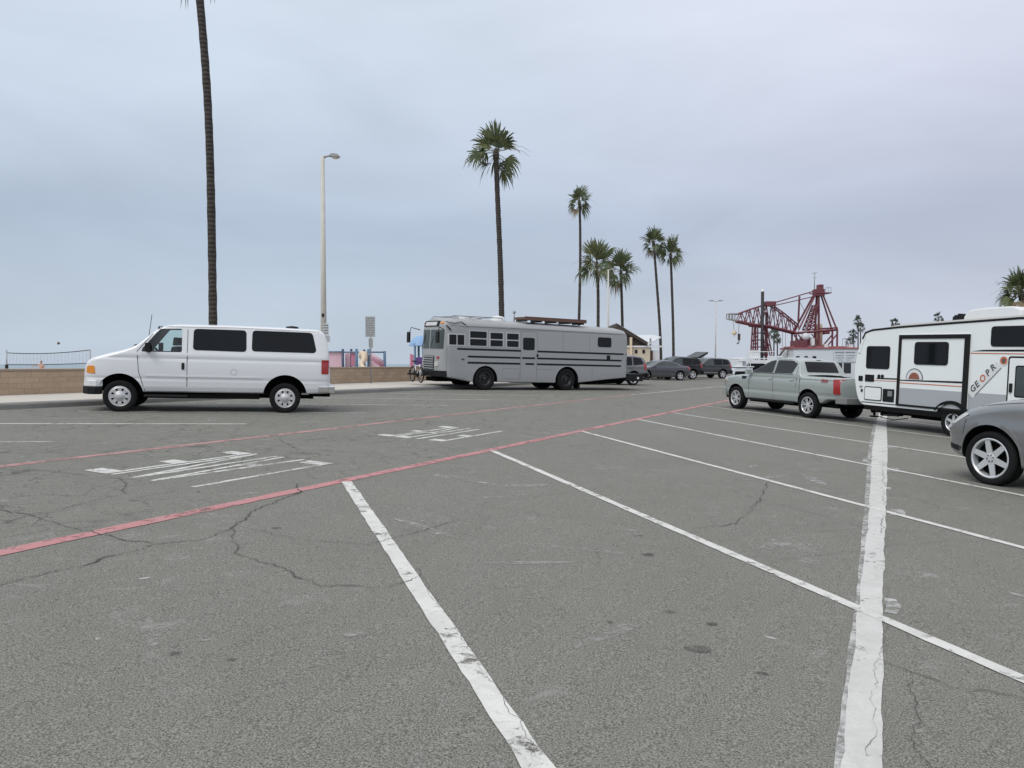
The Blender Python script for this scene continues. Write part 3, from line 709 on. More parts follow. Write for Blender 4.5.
for i, (pts, w) in enumerate([([(-5.9, 2.4), (-5.45, 3.07), (-5.43, 3.67), (-5.5, 4.33), (-5.3, 4.67), (-5.46, 5.15), (-5.9, 5.88), (-6.13, 6.75), (-6.6, 7.2)], .022), ([(-5.5, 4.33), (-6.32, 4.32), (-7.37, 4.43), (-7.8, 4.41), (-8.9, 4.9)], .02),
        ([(-5.46, 5.15), (-4.78, 4.51), (-4.31, 4.41), (-3.66, 4.23), (-3.2, 4.44), (-3.2, 4.81)], .014), ([(-5.42, 5.18), (-4.65, 5.12), (-4.05, 5.32), (-3.91, 6.6)], .012), ([(-.08, 4.85), (.1, 4.72), (.3, 4.63), (.59, 4.66), (1.4, 4.2)], .009),
        ([(-1.8, 7.58), (-1.49, 8.07), (-1.47, 9.28), (-1.62, 11.33)], .014), ([(-7.2, 3.9), (-7.6, 5.6), (-8.4, 6.2), (-10.2, 5.9)], .014), ([(-6.3, 9.4), (-7.4, 9.9), (-8.8, 9.6), (-9.9, 10.4)], .013),
        ([(.12, 4.7), (.06, 4.0), (.18, 3.4)], .008), ([(-.25, 8.7), (-.6, 8.72), (-1.1, 8.6)], .008), ([(-6.4, 13.6), (-7.6, 13.2), (-8.3, 11.0), (-9.9, 11.4)], .014), ([(-11.2, 8.0), (-11.6, 11.0), (-12.6, 12.6)], .016)]):
    crack(pts, w, i + 1)
# short cracks across the painted bay line and along its length
for i in range(9):
    t = .12 + .095 * i + .02 * math.sin(i * 5); r = -6.17 + t * 5.9; d = 7.64 - t * 5.9
    crack([(r - .06, d - .05 + .02 * (i % 3)), (r + .005, d + .012), (r + .06, d + .05)], .004, 40 + i)
crack([(-3.36, 4.95), (-2.56, 4.16), (-1.86, 3.46), (-1.28, 2.88)], .004, 60)
crack([(-.11, 3.6), (-.08, 5.0), (-.075, 6.0), (-.07, 6.5)], .004, 61); crack([(-.12, 8.4), (-.13, 9.0), (-.12, 10.0), (-.2, 12.5), (-.24, 15)], .006, 62)
def blot(name, r, d, a, b, rot, mat, seed, h=.007):
    mb = MB(); vs = [rd(r, d, h)]; n = 26
    for k in range(n):
        t = 2*PI*k/n; q = 1 + .35 * noise.noise(Vector((math.cos(t) * 1.3, math.sin(t) * 1.3, seed * 3.3)))
        x, y = a * q * math.cos(t), b * q * math.sin(t); vs.append(rd(r + x * math.cos(rot) - y * math.sin(rot), d + x * math.sin(rot) + y * math.cos(rot), h))
    mb.add(vs, [(0, 1 + k, 1 + (k + 1) % n) for k in range(n)]); o = mb.build(name, mat, lot, fix=False); o['kind'] = 'structure'
for i, (r, d, a, b) in enumerate([(-1.02, 4.45, .085, .05), (-1.35, 5.0, .05, .03), (-1.05, 4.92, .04, .03), (-1.62, 4.6, .02, .02), (-1.9, 6.35, .06, .05)]): blot('oil_stain', r, d, a, b, .4, M['stain'], i)
for i, (r, d, a, b) in enumerate([(-2.86, 3.6, .075, .035), (-2.98, 3.64, .03, .02), (-5.1, 8.7, .5, .16), (-4.2, 8.8, .3, .1), (-5.3, 9.3, .35, .1), (-4.0, 6.1, .5, .05), (-2.6, 5.6, .4, .04), (-3.7, 2.9, .03, .02), (-1.6, 4.5, .02, .015), (-2.2, 7.2, .5, .06), (-3.3, 5.5, .35, .03), (-11.3, 10.6, .5, .12), (-11.0, 9.2, .3, .12), (-11.6, 13.0, .5, .1), (-13.4, 12.0, .5, .09), (-2.5, 6.2, .7, .05), (-2.3, 4.9, .05, .02)]):
    blot('scuff', r, d, a, b, .9 + i, M['scuff'], i + 20, .0035)

rng = random.Random(21)
for i in range(48):
    r = rng.uniform(-12, 2.5); d = rng.uniform(2.2, 15); k = rng.random() ** 2
    blot('paint_chip', r, d, .008 + .035 * k, .006 + .014 * k, rng.uniform(0, 3.1), M['chip'], 100 + i, .0032)
for i in range(16):
    r = rng.uniform(-9, 2); d = rng.uniform(2.5, 13); blot('scuff', r, d, rng.uniform(.2, .7), rng.uniform(.03, .12), rng.uniform(.6, 2.4), M['scuff'], 200 + i, .0036)
for i in range(14):
    r = rng.uniform(-9, 2); d = rng.uniform(2.5, 12); blot('oil_stain', r, d, rng.uniform(.015, .06), rng.uniform(.012, .04), rng.uniform(0, 3), M['stain'], 300 + i, .0042)

# ------------------------------------------------------------------ low block wall along the walk
def block_wall(d0, d1):
    t = thing('block_wall', 'low tan split block wall with a brown cap course between sidewalk and beach', 'wall', Matrix.Translation(rd(-20.9, d0)))
    b = bmesh.new(); uv = b.loops.layers.uv.new('UVMap'); r0, r1 = -20.75, -21.0; n = 30; o = rd(-20.9, d0)
    def q(ps, uvs):
        f = b.faces.new([b.verts.new(p - o) for p in ps])
        for l, u in zip(f.loops, uvs): l[uv].uv = u
    for i in range(n):
        a, c = d0 + (d1 - d0) * i / n, d0 + (d1 - d0) * (i + 1) / n; zb, zt = .02, .77
        for r in (r0, r1): q([rd(r, a, zb), rd(r, c, zb), rd(r, c, zt), rd(r, a, zt)], [(a, zb), (c, zb), (c, zt), (a, zt)])
    for d in (d0, d1): q([rd(r0, d, .02), rd(r1, d, .02), rd(r1, d, .77), rd(r0, d, .77)], [(0, 0), (.25, 0), (.25, .84), (0, .84)])
    me = bpy.data.meshes.new('wall_face'); b.to_mesh(me); b.free(); me.materials.append(M['block']); w = bpy.data.objects.new('wall_face', me); COL.objects.link(w); w.parent = t
    mb = MB(); vs = []
    for i in range(n + 1):
        d = d0 + (d1 - d0) * i / n
        for r, h in ((-20.73, .773), (-20.73, .82), (-21.02, .82), (-21.02, .773)): vs.append(rd(r, d, h) - o)
    fs = [(4*i+j, 4*i+(j+1) % 4, 4*(i+1)+(j+1) % 4, 4*(i+1)+j) for i in range(n) for j in range(4)] + [(0, 1, 2, 3), (4*n, 4*n+1, 4*n+2, 4*n+3)]
    mb.add(vs, fs); mb.build('cap', M['cap'], t)
block_wall(-14, 44)

# ------------------------------------------------------------------ vehicles.  local axes: +x forward from the front axle, +y left, +z up
def seam(name, tree, pts, axis, sign, parent, w=.012, mat=None, off=.003):
    return panel(name, tree, ribbon(pts, w), axis, sign, mat or M['black'], parent, off, .12, .006)
def loose(name, mb, mats, parent, **k): return mb.build(name, mats, parent, **k)
def wiper(parent, a, b):
    mb = MB(); mb.tube([a, b], .012, 6); return mb.build('wiper', M['black'], parent)
def side_mirror(parent, p, s, mat, w=.09, h=.16, d=.20, name='side_mirror'):
    mb = MB(); p = Vector(p); mb.prism(rpoly([(-h*.5, -w), (h*.5, -w*.8), (h*.5, w*.9), (-h*.5, w)], .03), p.y + s*.03, p.y + s*(.03 + d), 'y')
    for i in range(len(mb.v)): v = mb.v[i]; mb.v[i] = Vector((p.x + v.x * .8, v.y, p.z + v.z))
    mb.tube([p + Vector((0, -s*.06, -w*.5)), p + Vector((0, s*.06, -w*.3))], .03, 8)
    return mb.build(name, mat, parent, bevel=.012)

def white_van():
    r37 = .37; a = rad(17)
    t = thing('passenger_van', 'long white passenger van with dark tinted side windows parked at the kerb', 'van', pose(-9.447, 18.856, -math.cos(a), -math.sin(a)))
    top = [(-4.78, 1.05), (-4.75, 1.5), (-4.70, 1.85), (-4.64, 2.04), (-4.50, 2.10), (-3.6, 2.125), (-2.2, 2.13), (-1.2, 2.11), (-.90, 2.07), (-.76, 1.98), (-.32, 1.58), (-.08, 1.48), (.30, 1.37), (.58, 1.28), (.68, 1.235), (.74, 1.14), (.77, 1.0), (.79, .80)]
    bot = [(-4.78, .50), (-4.2, .48), (.45, .47), (.79, .56)]
    hw = [(-4.78, .90), (-4.70, .955), (-4.5, .985), (-3, 1.0), (-.4, 1.0), (.25, .985), (.52, .95), (.70, .87), (.79, .77)]
    body = loft_body('body', top, bot, hw, 1.38, .19, [M['white_paint']], .03, .075, .07, .05, [(1.0, .012, .25), (.79, -.012, .03), (1.27, -.014, .03), (.60, .008, .05)], nz=52)
    body.parent = t; tr = bvh_of(body)
    fwin = rpoly([(-.45, 1.42), (-.47, 1.50), (-.84, 1.97), (-1.32, 1.99), (-1.33, 1.43)], .045)
    cut = [arch_cut(0, .40, .50, 1.0, 1), arch_cut(0, .40, .50, 1.0, -1), arch_cut(-3.7, .42, .52, 1.0, 1), arch_cut(-3.7, .42, .52, 1.0, -1)]
    cab = MB(); cab.prism([(-.45, 1.2), (-.42, 1.44), (-.85, 1.96), (-1.2, 2.02), (-2.1, 2.03), (-2.1, .75), (-.45, .75)], -.80, .80, 'y')
    cut += [(cab, M['interior']), side_prism(fwin, -1.3, 1.3, M['black'])]
    boolean(body, cut)
    for s in (1, -1):
        panel('window', tr, fwin, 'y', s, M['glass_clear'], t, .001, .1, .004)
        panel('window', tr, rpoly([(-1.57, 1.49), (-1.58, 2.0), (-2.77, 2.005), (-2.78, 1.48)], .09), 'y', s, M['glass_dark'], t)
        panel('window', tr, rpoly([(-2.90, 1.50), (-2.91, 2.01), (-4.33, 2.005), (-4.43, 1.56), (-4.38, 1.50)], .09), 'y', s, M['glass_dark'], t)
        for nm, pts in (('door_seam', [(-1.45, 2.05), (-1.45, .50)]), ('door_seam', [(-.36, 1.44), (-.40, .95), (-.53, .50)]), ('door_seam', [(-.36, 1.42), (-.82, 2.03), (-1.45, 2.05)])):
            seam(nm, tr, pts, 'y', s, t, .012)
        seam('drip_rail', tr, [(-.95, 2.04), (-2.5, 2.07), (-4.5, 2.045)], 'y', s, t, .016, M['white_plastic'], .014)
        panel('door_handle', tr, rect(-1.39, -1.33, 1.02, 1.18, .02), 'y', s, M['black'], t, .018)
        panel('indicator', tr, rpoly([(.52, .88), (.54, 1.07), (.70, 1.06), (.72, .90)], .03), 'y', s, M['amber'], t, .012, .04, .03)
        panel('tail_lamp', tr, rect(-4.74, -4.56, .98, 1.33, .02), 'y', s, M['red_lens'], t, .010, .04, .02)
        panel('sill_trim', tr, ribbon([(-.55, .86), (-3.15, .86)], .035), 'y', s, M['white_plastic'], t, .010, .3)
        side_mirror(t, (-.60, s * .985, 1.52), s, M['black'], .12, .13, .14)
    ring = [(-2.5 + .07 * math.cos(k*PI/8), .98 + .07 * math.sin(k*PI/8)) for k in range(17)]
    seam('fuel_flap', tr, ring, 'y', 1, t, .006, M['bus_dark'])
    panel('windshield', tr, [(-.80, 1.60), (.80, 1.60), (.66, 1.98), (-.66, 1.98)], 'x', 1, M['glass_mid'], t, .012)
    panel('rear_window', tr, rect(-.66, .66, 1.5, 1.95, .08), 'x', -1, M['glass_dark'], t, .006)
    panel('grille', tr, rect(-.5, .5, .82, 1.02, .03), 'x', 1, M['black'], t, .012)
    for s in (1, -1): panel('headlight', tr, rect(s*.53, s*.76, .84, 1.04, .02), 'x', 1, M['clear_lens'], t, .012)
    mb = MB(); outl = [(-.97, .50), (-.93, .66), (-.72, .80), (0, .88), (.72, .80), (.93, .66), (.97, .50)]; inn = [(y * .93, x - .14) for y, x in outl]
    poly = [(x, y) for y, x in outl] + [(x, y) for y, x in [(p[0], p[1]) for p in inn][::-1]]
    mb.prism(poly, .58, .73, 'z', 0); mb.prism([(x + .02 if i < 7 else x, y * 1.0) for i, (x, y) in enumerate(poly)], .40, .578, 'z', 1)
    mb.build('front_bumper', [M['white_plastic'], M['black']], t, bevel=.02)
    mb = MB(); mb.prism([(-4.74, -.95), (-4.9, -.93), (-4.9, .93), (-4.74, .95), (-4.5, 1.0), (-4.5, .97)][:4], .50, .68, 'z', 0); mb.box((-4.62, .97, .60), (.26, .05, .15), 0); mb.box((-4.62, -.97, .60), (.26, .05, .15), 0); mb.box((-4.55, 0, .46), (.5, 1.5, .12), 1)
    mb.build('rear_bumper', [M['chrome'], M['under']], t, bevel=.02)
    mb = MB(); mb.box((-1.0, .97, .385), (.95, .26, .05)); mb.build('running_board', M['black'], t, bevel=.015); mb = MB(); mb.box((-1.0, -.97, .385), (.95, .26, .05)); mb.build('running_board', M['black'], t, bevel=.015)
    mb = MB(); mb.box((-1.9, 0, .46), (4.4, 1.5, .10)); mb.box((-1.85, 0, .38), (2.5, 1.86, .10)); mb.tube([(-.5, .5, .4), (-4.4, .55, .38)], .05, 8); mb.tube([(-3.7, -.8, .37), (-3.7, .8, .37)], .07, 8); mb.tube([(0, -.8, .37), (0, .8, .37)], .05, 8); mb.box((-2.6, .75, .42), (1.0, .35, .08)); mb.build('chassis', M['under'], t)  # includes a wide low box added to deepen the shade under the van
    for x in (0, -3.7):
        for s in (1, -1): wheel(t, x, s * .86, r37, .235, .235, 'cap', M['hubcap'], s)
    mb = MB(); mb.tube([(-.33, -.75, 1.53), (-.42, -.78, 2.35)], .008, 6); mb.build('antenna', M['black'], t)
    wiper(t, (-.24, .62, 1.56), (-.33, .1, 1.62)); wiper(t, (-.24, -.05, 1.56), (-.33, -.6, 1.62))
    mb = MB(); mb.lathe([(.16, 2.10), (.15, 2.15), (.0001, 2.17)], 'z', (-3.85, .3, 0), 20); mb.build('roof_vent', M['black'], t)
    for s in (.42, -.42):
        mb = MB(); mb.prism(rpoly([(-.95, .75), (-1.06, 1.55), (-1.20, 1.57), (-1.14, .75)], .04), s - .24, s + .24, 'y'); mb.prism(rpoly([(-.60, .85), (-.60, 1.0), (-1.1, 1.0), (-1.1, .85)], .04), s - .25, s + .25, 'y')
        mb.prism(rpoly([(-1.07, 1.58), (-1.09, 1.78), (-1.18, 1.78), (-1.18, 1.58)], .03), s - .12, s + .12, 'y'); mb.build('seat', M['seat'], t, bevel=.02)
    mb = MB(); c = Vector((-.78, .42, 1.35)); ax = Vector((-.75, 0, .5)).normalized(); u = Vector((0, 1, 0)); w = ax.cross(u)
    mb.tube([c + (u * math.cos(k*PI/12) + w * math.sin(k*PI/12)) * .19 for k in range(25)], .016, 8, caps=False); mb.tube([c, c - ax * .35], .03, 8); mb.bar(c - u * .18, c + u * .18, .02)
    mb.build('steering_wheel', M['black'], t)
    mb = MB(); mb.prism([(-.45, 1.15), (-.45, 1.40), (-.60, 1.38), (-.72, 1.2)], -.78, .78, 'y'); mb.build('dashboard', M['seat'], t)
white_van()

def converted_bus():
    a = rad(31); hwid = 1.22
    t = thing('converted_bus', 'matt grey converted school bus with black stripes and a wooden roof deck', 'bus', pose(-1.79, 34.07, -math.cos(a), -math.sin(a)))
    top = [(-7.78, 2.72), (-7.75, 2.88), (-7.68, 2.97), (-7.4, 3.02), (-3, 3.06), (1.4, 3.07), (1.85, 3.05), (2.02, 2.98), (2.05, 2.86), (2.07, 2.3), (2.09, 1.7), (2.10, 1.2), (2.10, .9)]
    bot = [(-7.78, .62), (-6.6, .52), (-5.1, .37), (-3.6, .34), (.75, .36), (.9, .40), (1.7, .53), (2.10, .58)]
    hw = [(-7.78, 1.17), (-7.74, 1.21), (-7.66, 1.22), (1.45, 1.22), (1.72, 1.18), (1.92, 1.05), (2.03, .84), (2.10, .6)]
    body = loft_body('body', top, bot, hw, 1.75, .045, [M['bus_paint']], .10, .30, .05, .02, n=120, nz=18); body.parent = t; tr = bvh_of(body)
    boolean(body, [arch_cut(x, .45, .60 if x == 0 else .64, hwid, s, .42) for x in (0, -4.28) for s in (1, -1)])
    for s in (1, -1):
        # windows: a frame carries its panes
        for (x0, x1, z0, z1, split) in ((1.80, 1.02, 1.86, 2.38, 'v'), (.84, -.06, 1.86, 2.55, 'h'), (-.15, -.86, 1.86, 2.52, 'h'), (-.98, -1.67, 1.86, 2.52, 'h')):
            f = panel('window_frame', tr, rect(x1, x0, z0, z1, .02), 'y', s, M['alu'], t, .012)
            if split == 'h': pn = [(x1 + .05, x0 - .05, z0 + .04, (z0+z1)/2 - .025), (x1 + .05, x0 - .05, (z0+z1)/2 + .025, z1 - .04)]
            else: pn = [(x1 + .05, (x0+x1)/2 - .025, z0 + .05, z1 - .05), ((x0+x1)/2 + .025, x0 - .06, z0 + .05, z1 - .05)]
            for q in pn: panel('pane', tr, rect(*q, .02), 'y', s, M['glass_dark'], f, .016)
        panel('window', tr, rect(-2.46, -1.86, 1.79, 2.33, .09), 'y', s, M['glass_dark'], t, .010)
        f = panel('window', tr, rect(-6.78, -5.98, 2.05, 2.50, .10), 'y', s, M['black'], t, .012); panel('pane', tr, rect(-6.72, -6.04, 2.10, 2.45, .07), 'y', s, M['glass_dark'], f, .015)
        for z, segs in ((1.74, ((1.82, -1.75), (-2.62, -7.70))), (1.43, ((.88, -1.73), (-1.83, -2.5), (-2.62, -7.72))), (1.17, ((.88, -1.73), (-2.0, -2.46), (-2.62, -7.73)))):
            for x0, x1 in segs: panel('stripe', tr, rect(x1, x0, z - .04, z + .04, 0), 'y', s, M['black'], t, .004, .5)
        for pts in ([(-1.75, 2.60), (-1.75, .42)], [(-2.60, 2.60), (-2.60, .42)], [(-1.75, 2.60), (-2.60, 2.60)]): seam('door_seam', tr, pts, 'y', s, t, .018, M['bus_dark'])
        seam('door_seam', tr, [(1.82, 1.70), (1.82, .62), (1.0, .48)], 'y', s, t, .012, M['bus_dark'])
        for pts in ([(-.85, .95), (-1.70, .95), (-1.70, .50), (-.85, .50), (-.85, .95)], [(-.30, 2.66), (-7.60, 2.66)], [(-4.0, 2.62), (-4.0, 1.80)], [(-5.5, 2.62), (-5.5, 1.80)], [(-4.95, .95), (-4.95, .45)], [(-5.7, 1.05), (-5.7, .5)], [(-2.62, .95), (-3.6, .95)]):
            seam('panel_seam', tr, pts, 'y', s, t, .014, M['bus_dark'])
        panel('drip_rail', tr, ribbon([(1.7, 2.72), (-1.7, 2.74), (-7.6, 2.72)], .035), 'y', s, M['bus_paint'], t, .025, .6, .03)
        panel('door_handle', tr, rect(-2.66, -2.58, 1.50, 1.62, .02), 'y', s, M['black'], t, .03)
        panel('vent', tr, rect(-6.72, -6.52, 1.44, 1.66, .02), 'y', s, M['black'], t, .015)
        panel('door_handle', tr, rect(1.05, 1.17, 1.29, 1.33, .01), 'y', s, M['black'], t, .02)
        mb = MB(); mb.tube([(2.02, s*1.18, 2.52), (2.35, s*1.42, 2.62), (2.42, s*1.50, 2.3)], .02, 8, mi=0); mb.prism(rpoly([(s*1.36, 1.95), (s*1.60, 1.95), (s*1.60, 2.42), (s*1.36, 2.42)], .05), 2.40, 2.48, 'x', 0)
        mb.build('mirror', [M['black']], t, bevel=.01)
        mb = MB(); mb.box((-5.02, s*.95, .28), (.02, .5, .42)); mb.build('mud_flap', M['rubber'], t)
    # front: split windscreen, destination box, lamps, grille, bumper
    for s in (1, -1):
        panel('windshield', tr, rect(min(s*.05, s*1.02), max(s*.05, s*1.02), 1.72, 2.52, .05), 'x', 1, M['glass_mid'], t, .012, .12)
        panel('headlight', tr, rect(min(s*.58, s*.80), max(s*.58, s*.80), .98, 1.18, .05), 'x', 1, M['clear_lens'], t, .03, .1)
        panel('marker_lamp', tr, rect(min(s*.80, s*.95), max(s*.80, s*.95), 2.78, 2.86, .02), 'x', 1, M['amber'], t, .03, .1)
        panel('indicator', tr, rect(min(s*.70, s*.84), max(s*.70, s*.84), 1.30, 1.40, .04), 'x', 1, M['red_lens'], t, .025, .1)
    f = panel('sign_box', tr, rect(-.72, .72, 2.66, 2.90, .03), 'x', 1, M['black'], t, .03, .1); panel('sign_face', tr, rect(-.55, .55, 2.70, 2.85, .02), 'x', 1, M['sign_white'], f, .036, .1)
    panel('grille', tr, rect(-.5, .5, .82, 1.42, .03), 'x', 1, M['dark_metal'], t, .02, .1)
    for k in range(6): panel('grille_slat', tr, rect(-.46, .46, .86 + .1*k, .90 + .1*k, 0), 'x', 1, M['bus_paint'], t, .035, .2)
    wiper(t, (2.21, .3, 1.70), (2.17, .55, 2.25)); wiper(t, (2.21, -.55, 1.70), (2.17, -.35, 2.25))
    mb = MB(); mb.prism([(1.85, -1.15), (2.12, -.9), (2.2, -.4), (2.2, .4), (2.12, .9), (1.85, 1.15), (1.75, 1.1), (2.04, .7), (2.04, -.7), (1.75, -1.1)], .55, .80, 'z'); mb.build('front_bumper', M['black'], t, bevel=.02)
    mb = MB(); mb.box((-7.88, 0, .58), (.2, 2.3, .22)); mb.build('rear_bumper', M['black'], t, bevel=.02)
    mb = MB(); mb.box((-2.6, 0, .42), (9.2, 1.0, .18)); mb.box((-2.2, .9, .40), (1.6, .4, .14)); mb.tube([(0, -.9, .5), (0, .9, .5)], .09, 8); mb.tube([(-4.28, -.9, .5), (-4.28, .9, .5)], .12, 8); mb.box((-6.8, 0, .52), (1.6, 1.4, .2)); mb.tube([(-5.1, .7, .3), (-7.5, .75, .38)], .06, 8); mb.build('chassis', M['under'], t)
    for s in (1, -1):
        wheel(t, 0, s * 1.06, .50, .28, .29, 'steel', M['dark_metal'], s); wheel(t, -4.28, s * 1.05, .50, .28, .29, 'steel', M['dark_metal'], s)
        mb = MB(); mb.lathe([(.29, -.13), (.46, -.14), (.5, -.08), (.5, .08), (.46, .14), (.29, .13)], 'y', (-4.28, s * .70, .49), 30); mb.build('inner_tyre', M['rubber'], t)
    mb = MB(); mb.prism(rpoly([(-7.95, -1.1), (-9.0, -1.02), (-9.0, 1.02), (-7.95, 1.1)], .06), .44, .80, 'z'); rc = mb.build('tail_carrier', M['black'], t, bevel=.03)
    mb = MB(); mb.box((-8.6, 1.085, .60), (.10, .04, .10)); mb.build('marker_lamp', M['white_plastic'], rc)
    # roof deck, boards and vents
    mb = MB(); mb.box((-3.72, .55, 3.20), (3.35, .9, .10), 0); mb.box((-3.72, 1.016, 3.20), (3.38, .03, .16), 0); mb.box((-3.72, .55, 3.257), (3.2, .8, .012), 1)
    for k in range(5): mb.box((-2.15 - .78*k, .55, 3.11), (.06, .9, .12), 1)
    mb.build('roof_deck', [M['wood'], M['dark_metal']], t)
    mb = MB(); mb.lathe([(.33, 2.98), (.33, 3.13), (.24, 3.24), (.0001, 3.28)], 'z', (-1.15, .15, 0), 24); mb.box((.35, .1, 3.10), (.6, .55, .12)); mb.build('roof_vent', M['white_plastic'], t, bevel=.02)
    mb = MB(); mb.box((-4.9, -.1, 3.22), (.8, .7, .22)); mb.build('roof_hatch', M['white_plastic'], t, bevel=.04)
    mb = MB(); mb.tube([(-2.2, -.2, 3.0), (-2.2, -.2, 3.5)], .03, 8); mb.lathe([(.06, 3.45), (.08, 3.52), (.0001, 3.6)], 'z', (-2.2, -.2, 0), 12); mb.build('stove_pipe', M['galv'], t)
    mb = MB()
    for s in (.95, -.95): mb.tube([(1.6, s, 3.05), (1.5, s, 3.13), (-.9, s, 3.14), (-.9, s, 3.03)], .02, 8)
    for x in (1.2, .4, -.4): mb.tube([(x, -.95, 3.13), (x, .95, 3.13)], .018, 8)
    mb.build('roof_rack', M['galv'], t)
    # clutter of black hoses and clips on the front corner, as in the photograph
    mb = MB(); mb.tube([(1.9, 1.1, 2.86), (1.55, 1.19, 2.80), (1.2, 1.16, 2.88), (.9, 1.18, 2.70)], .018, 6); mb.tube([(1.9, 1.14, 2.7), (1.78, 1.19, 2.6), (1.7, 1.2, 2.52)], .03, 6); mb.build('awning_strap', M['black'], t)
    # carrier on the nose
    mb = MB()
    for y in (-.35, .35): mb.tube([(2.3, y, .66), (2.85, y, .60), (2.85, y, .78)], .03, 8)
    mb.box((2.68, 0, .60), (.12, 1.7, .06)); mb.build('carrier_rack', M['black'], t)
    return t
bus = converted_bus()

def bicycle():
    a = rad(31); m = bus.matrix_world @ Matrix.Translation((2.68, .05, -.02)) @ Matrix.Rotation(rad(86), 4, 'Z')
    t = thing('bicycle', 'white framed bicycle with black tyres on the front carrier of the grey bus', 'bicycle', m)
    R = .31; zc = .62
    for x, ry in ((.52, 0), (-.52, 0)):
        mb = MB(); mb.tube([(x + R*math.cos(k*PI/16), 0, zc + R*math.sin(k*PI/16)) for k in range(33)], .028, 8, caps=False); w = mb.build('wheel', M['rubber'], t)
        mb = MB(); mb.tube([(x + R*.9*math.cos(k*PI/16), 0, zc + R*.9*math.sin(k*PI/16)) for k in range(33)], .010, 6, caps=False)
        for k in range(14): mb.tube([(x, 0, zc), (x + R*.9*math.cos(k*PI/7), 0, zc + R*.9*math.sin(k*PI/7))], .002, 4)
        mb.tube([(x, -.05, zc), (x, .05, zc)], .025, 10); mb.build('rim', M['galv'], w)
    bb = Vector((-.08, 0, zc - .03)); hd = Vector((.36, 0, zc + .38)); st = Vector((-.22, 0, zc + .42))
    mb = MB()
    for p, q, r in ((bb, hd - Vector((0,0,.1)), .022), (bb, st, .02), (st - Vector((-.02,0,.05)), hd, .02), (bb, (-.52, .05, zc), .012), (bb, (-.52, -.05, zc), .012), (st - Vector((0,0,.06)), (-.52, .05, zc), .01), (st - Vector((0,0,.06)), (-.52, -.05, zc), .01), (hd + Vector((-.02,0,.06)), hd - Vector((-.02,0,.14)), .025), (hd - Vector((-.02,0,.14)), (.52, .05, zc), .014), (hd - Vector((-.02,0,.14)), (.52, -.05, zc), .014)): mb.tube([p, q], r, 8)
    mb.build('frame', M['white_plastic'], t)
    mb = MB(); h2 = hd + Vector((-.03, 0, .12)); mb.tube([hd, h2], .015, 8); mb.tube([h2 + Vector((-.08, -.30, .04)), h2 + Vector((0, -.12, .05)), h2, h2 + Vector((0, .12, .05)), h2 + Vector((-.08, .30, .04))], .013, 8); mb.build('handlebar', M['black'], t)
    mb = MB(); mb.tube([st, st + Vector((-.03, 0, .12))], .014, 8); mb.prism([(-.42, -.07), (-.36, -.08), (-.12, -.02), (-.12, .02), (-.36, .08), (-.42, .07)], st.z + .11, st.z + .16, 'z'); mb.build('saddle', M['black'], t, bevel=.015)
    mb = MB(); mb.lathe([(.095, .035), (.095, .045), (.03, .045), (.03, .035)], 'y', bb, 20); mb.tube([bb + Vector((0, .05, 0)), bb + Vector((.08, .07, -.14))], .012, 6); mb.tube([bb + Vector((0, -.05, 0)), bb + Vector((-.08, -.07, .14))], .012, 6); mb.box(bb + Vector((.08, .12, -.14)), (.08, .09, .02)); mb.box(bb + Vector((-.08, -.12, .14)), (.08, .09, .02)); mb.build('crank', M['black'], t)
bicycle()

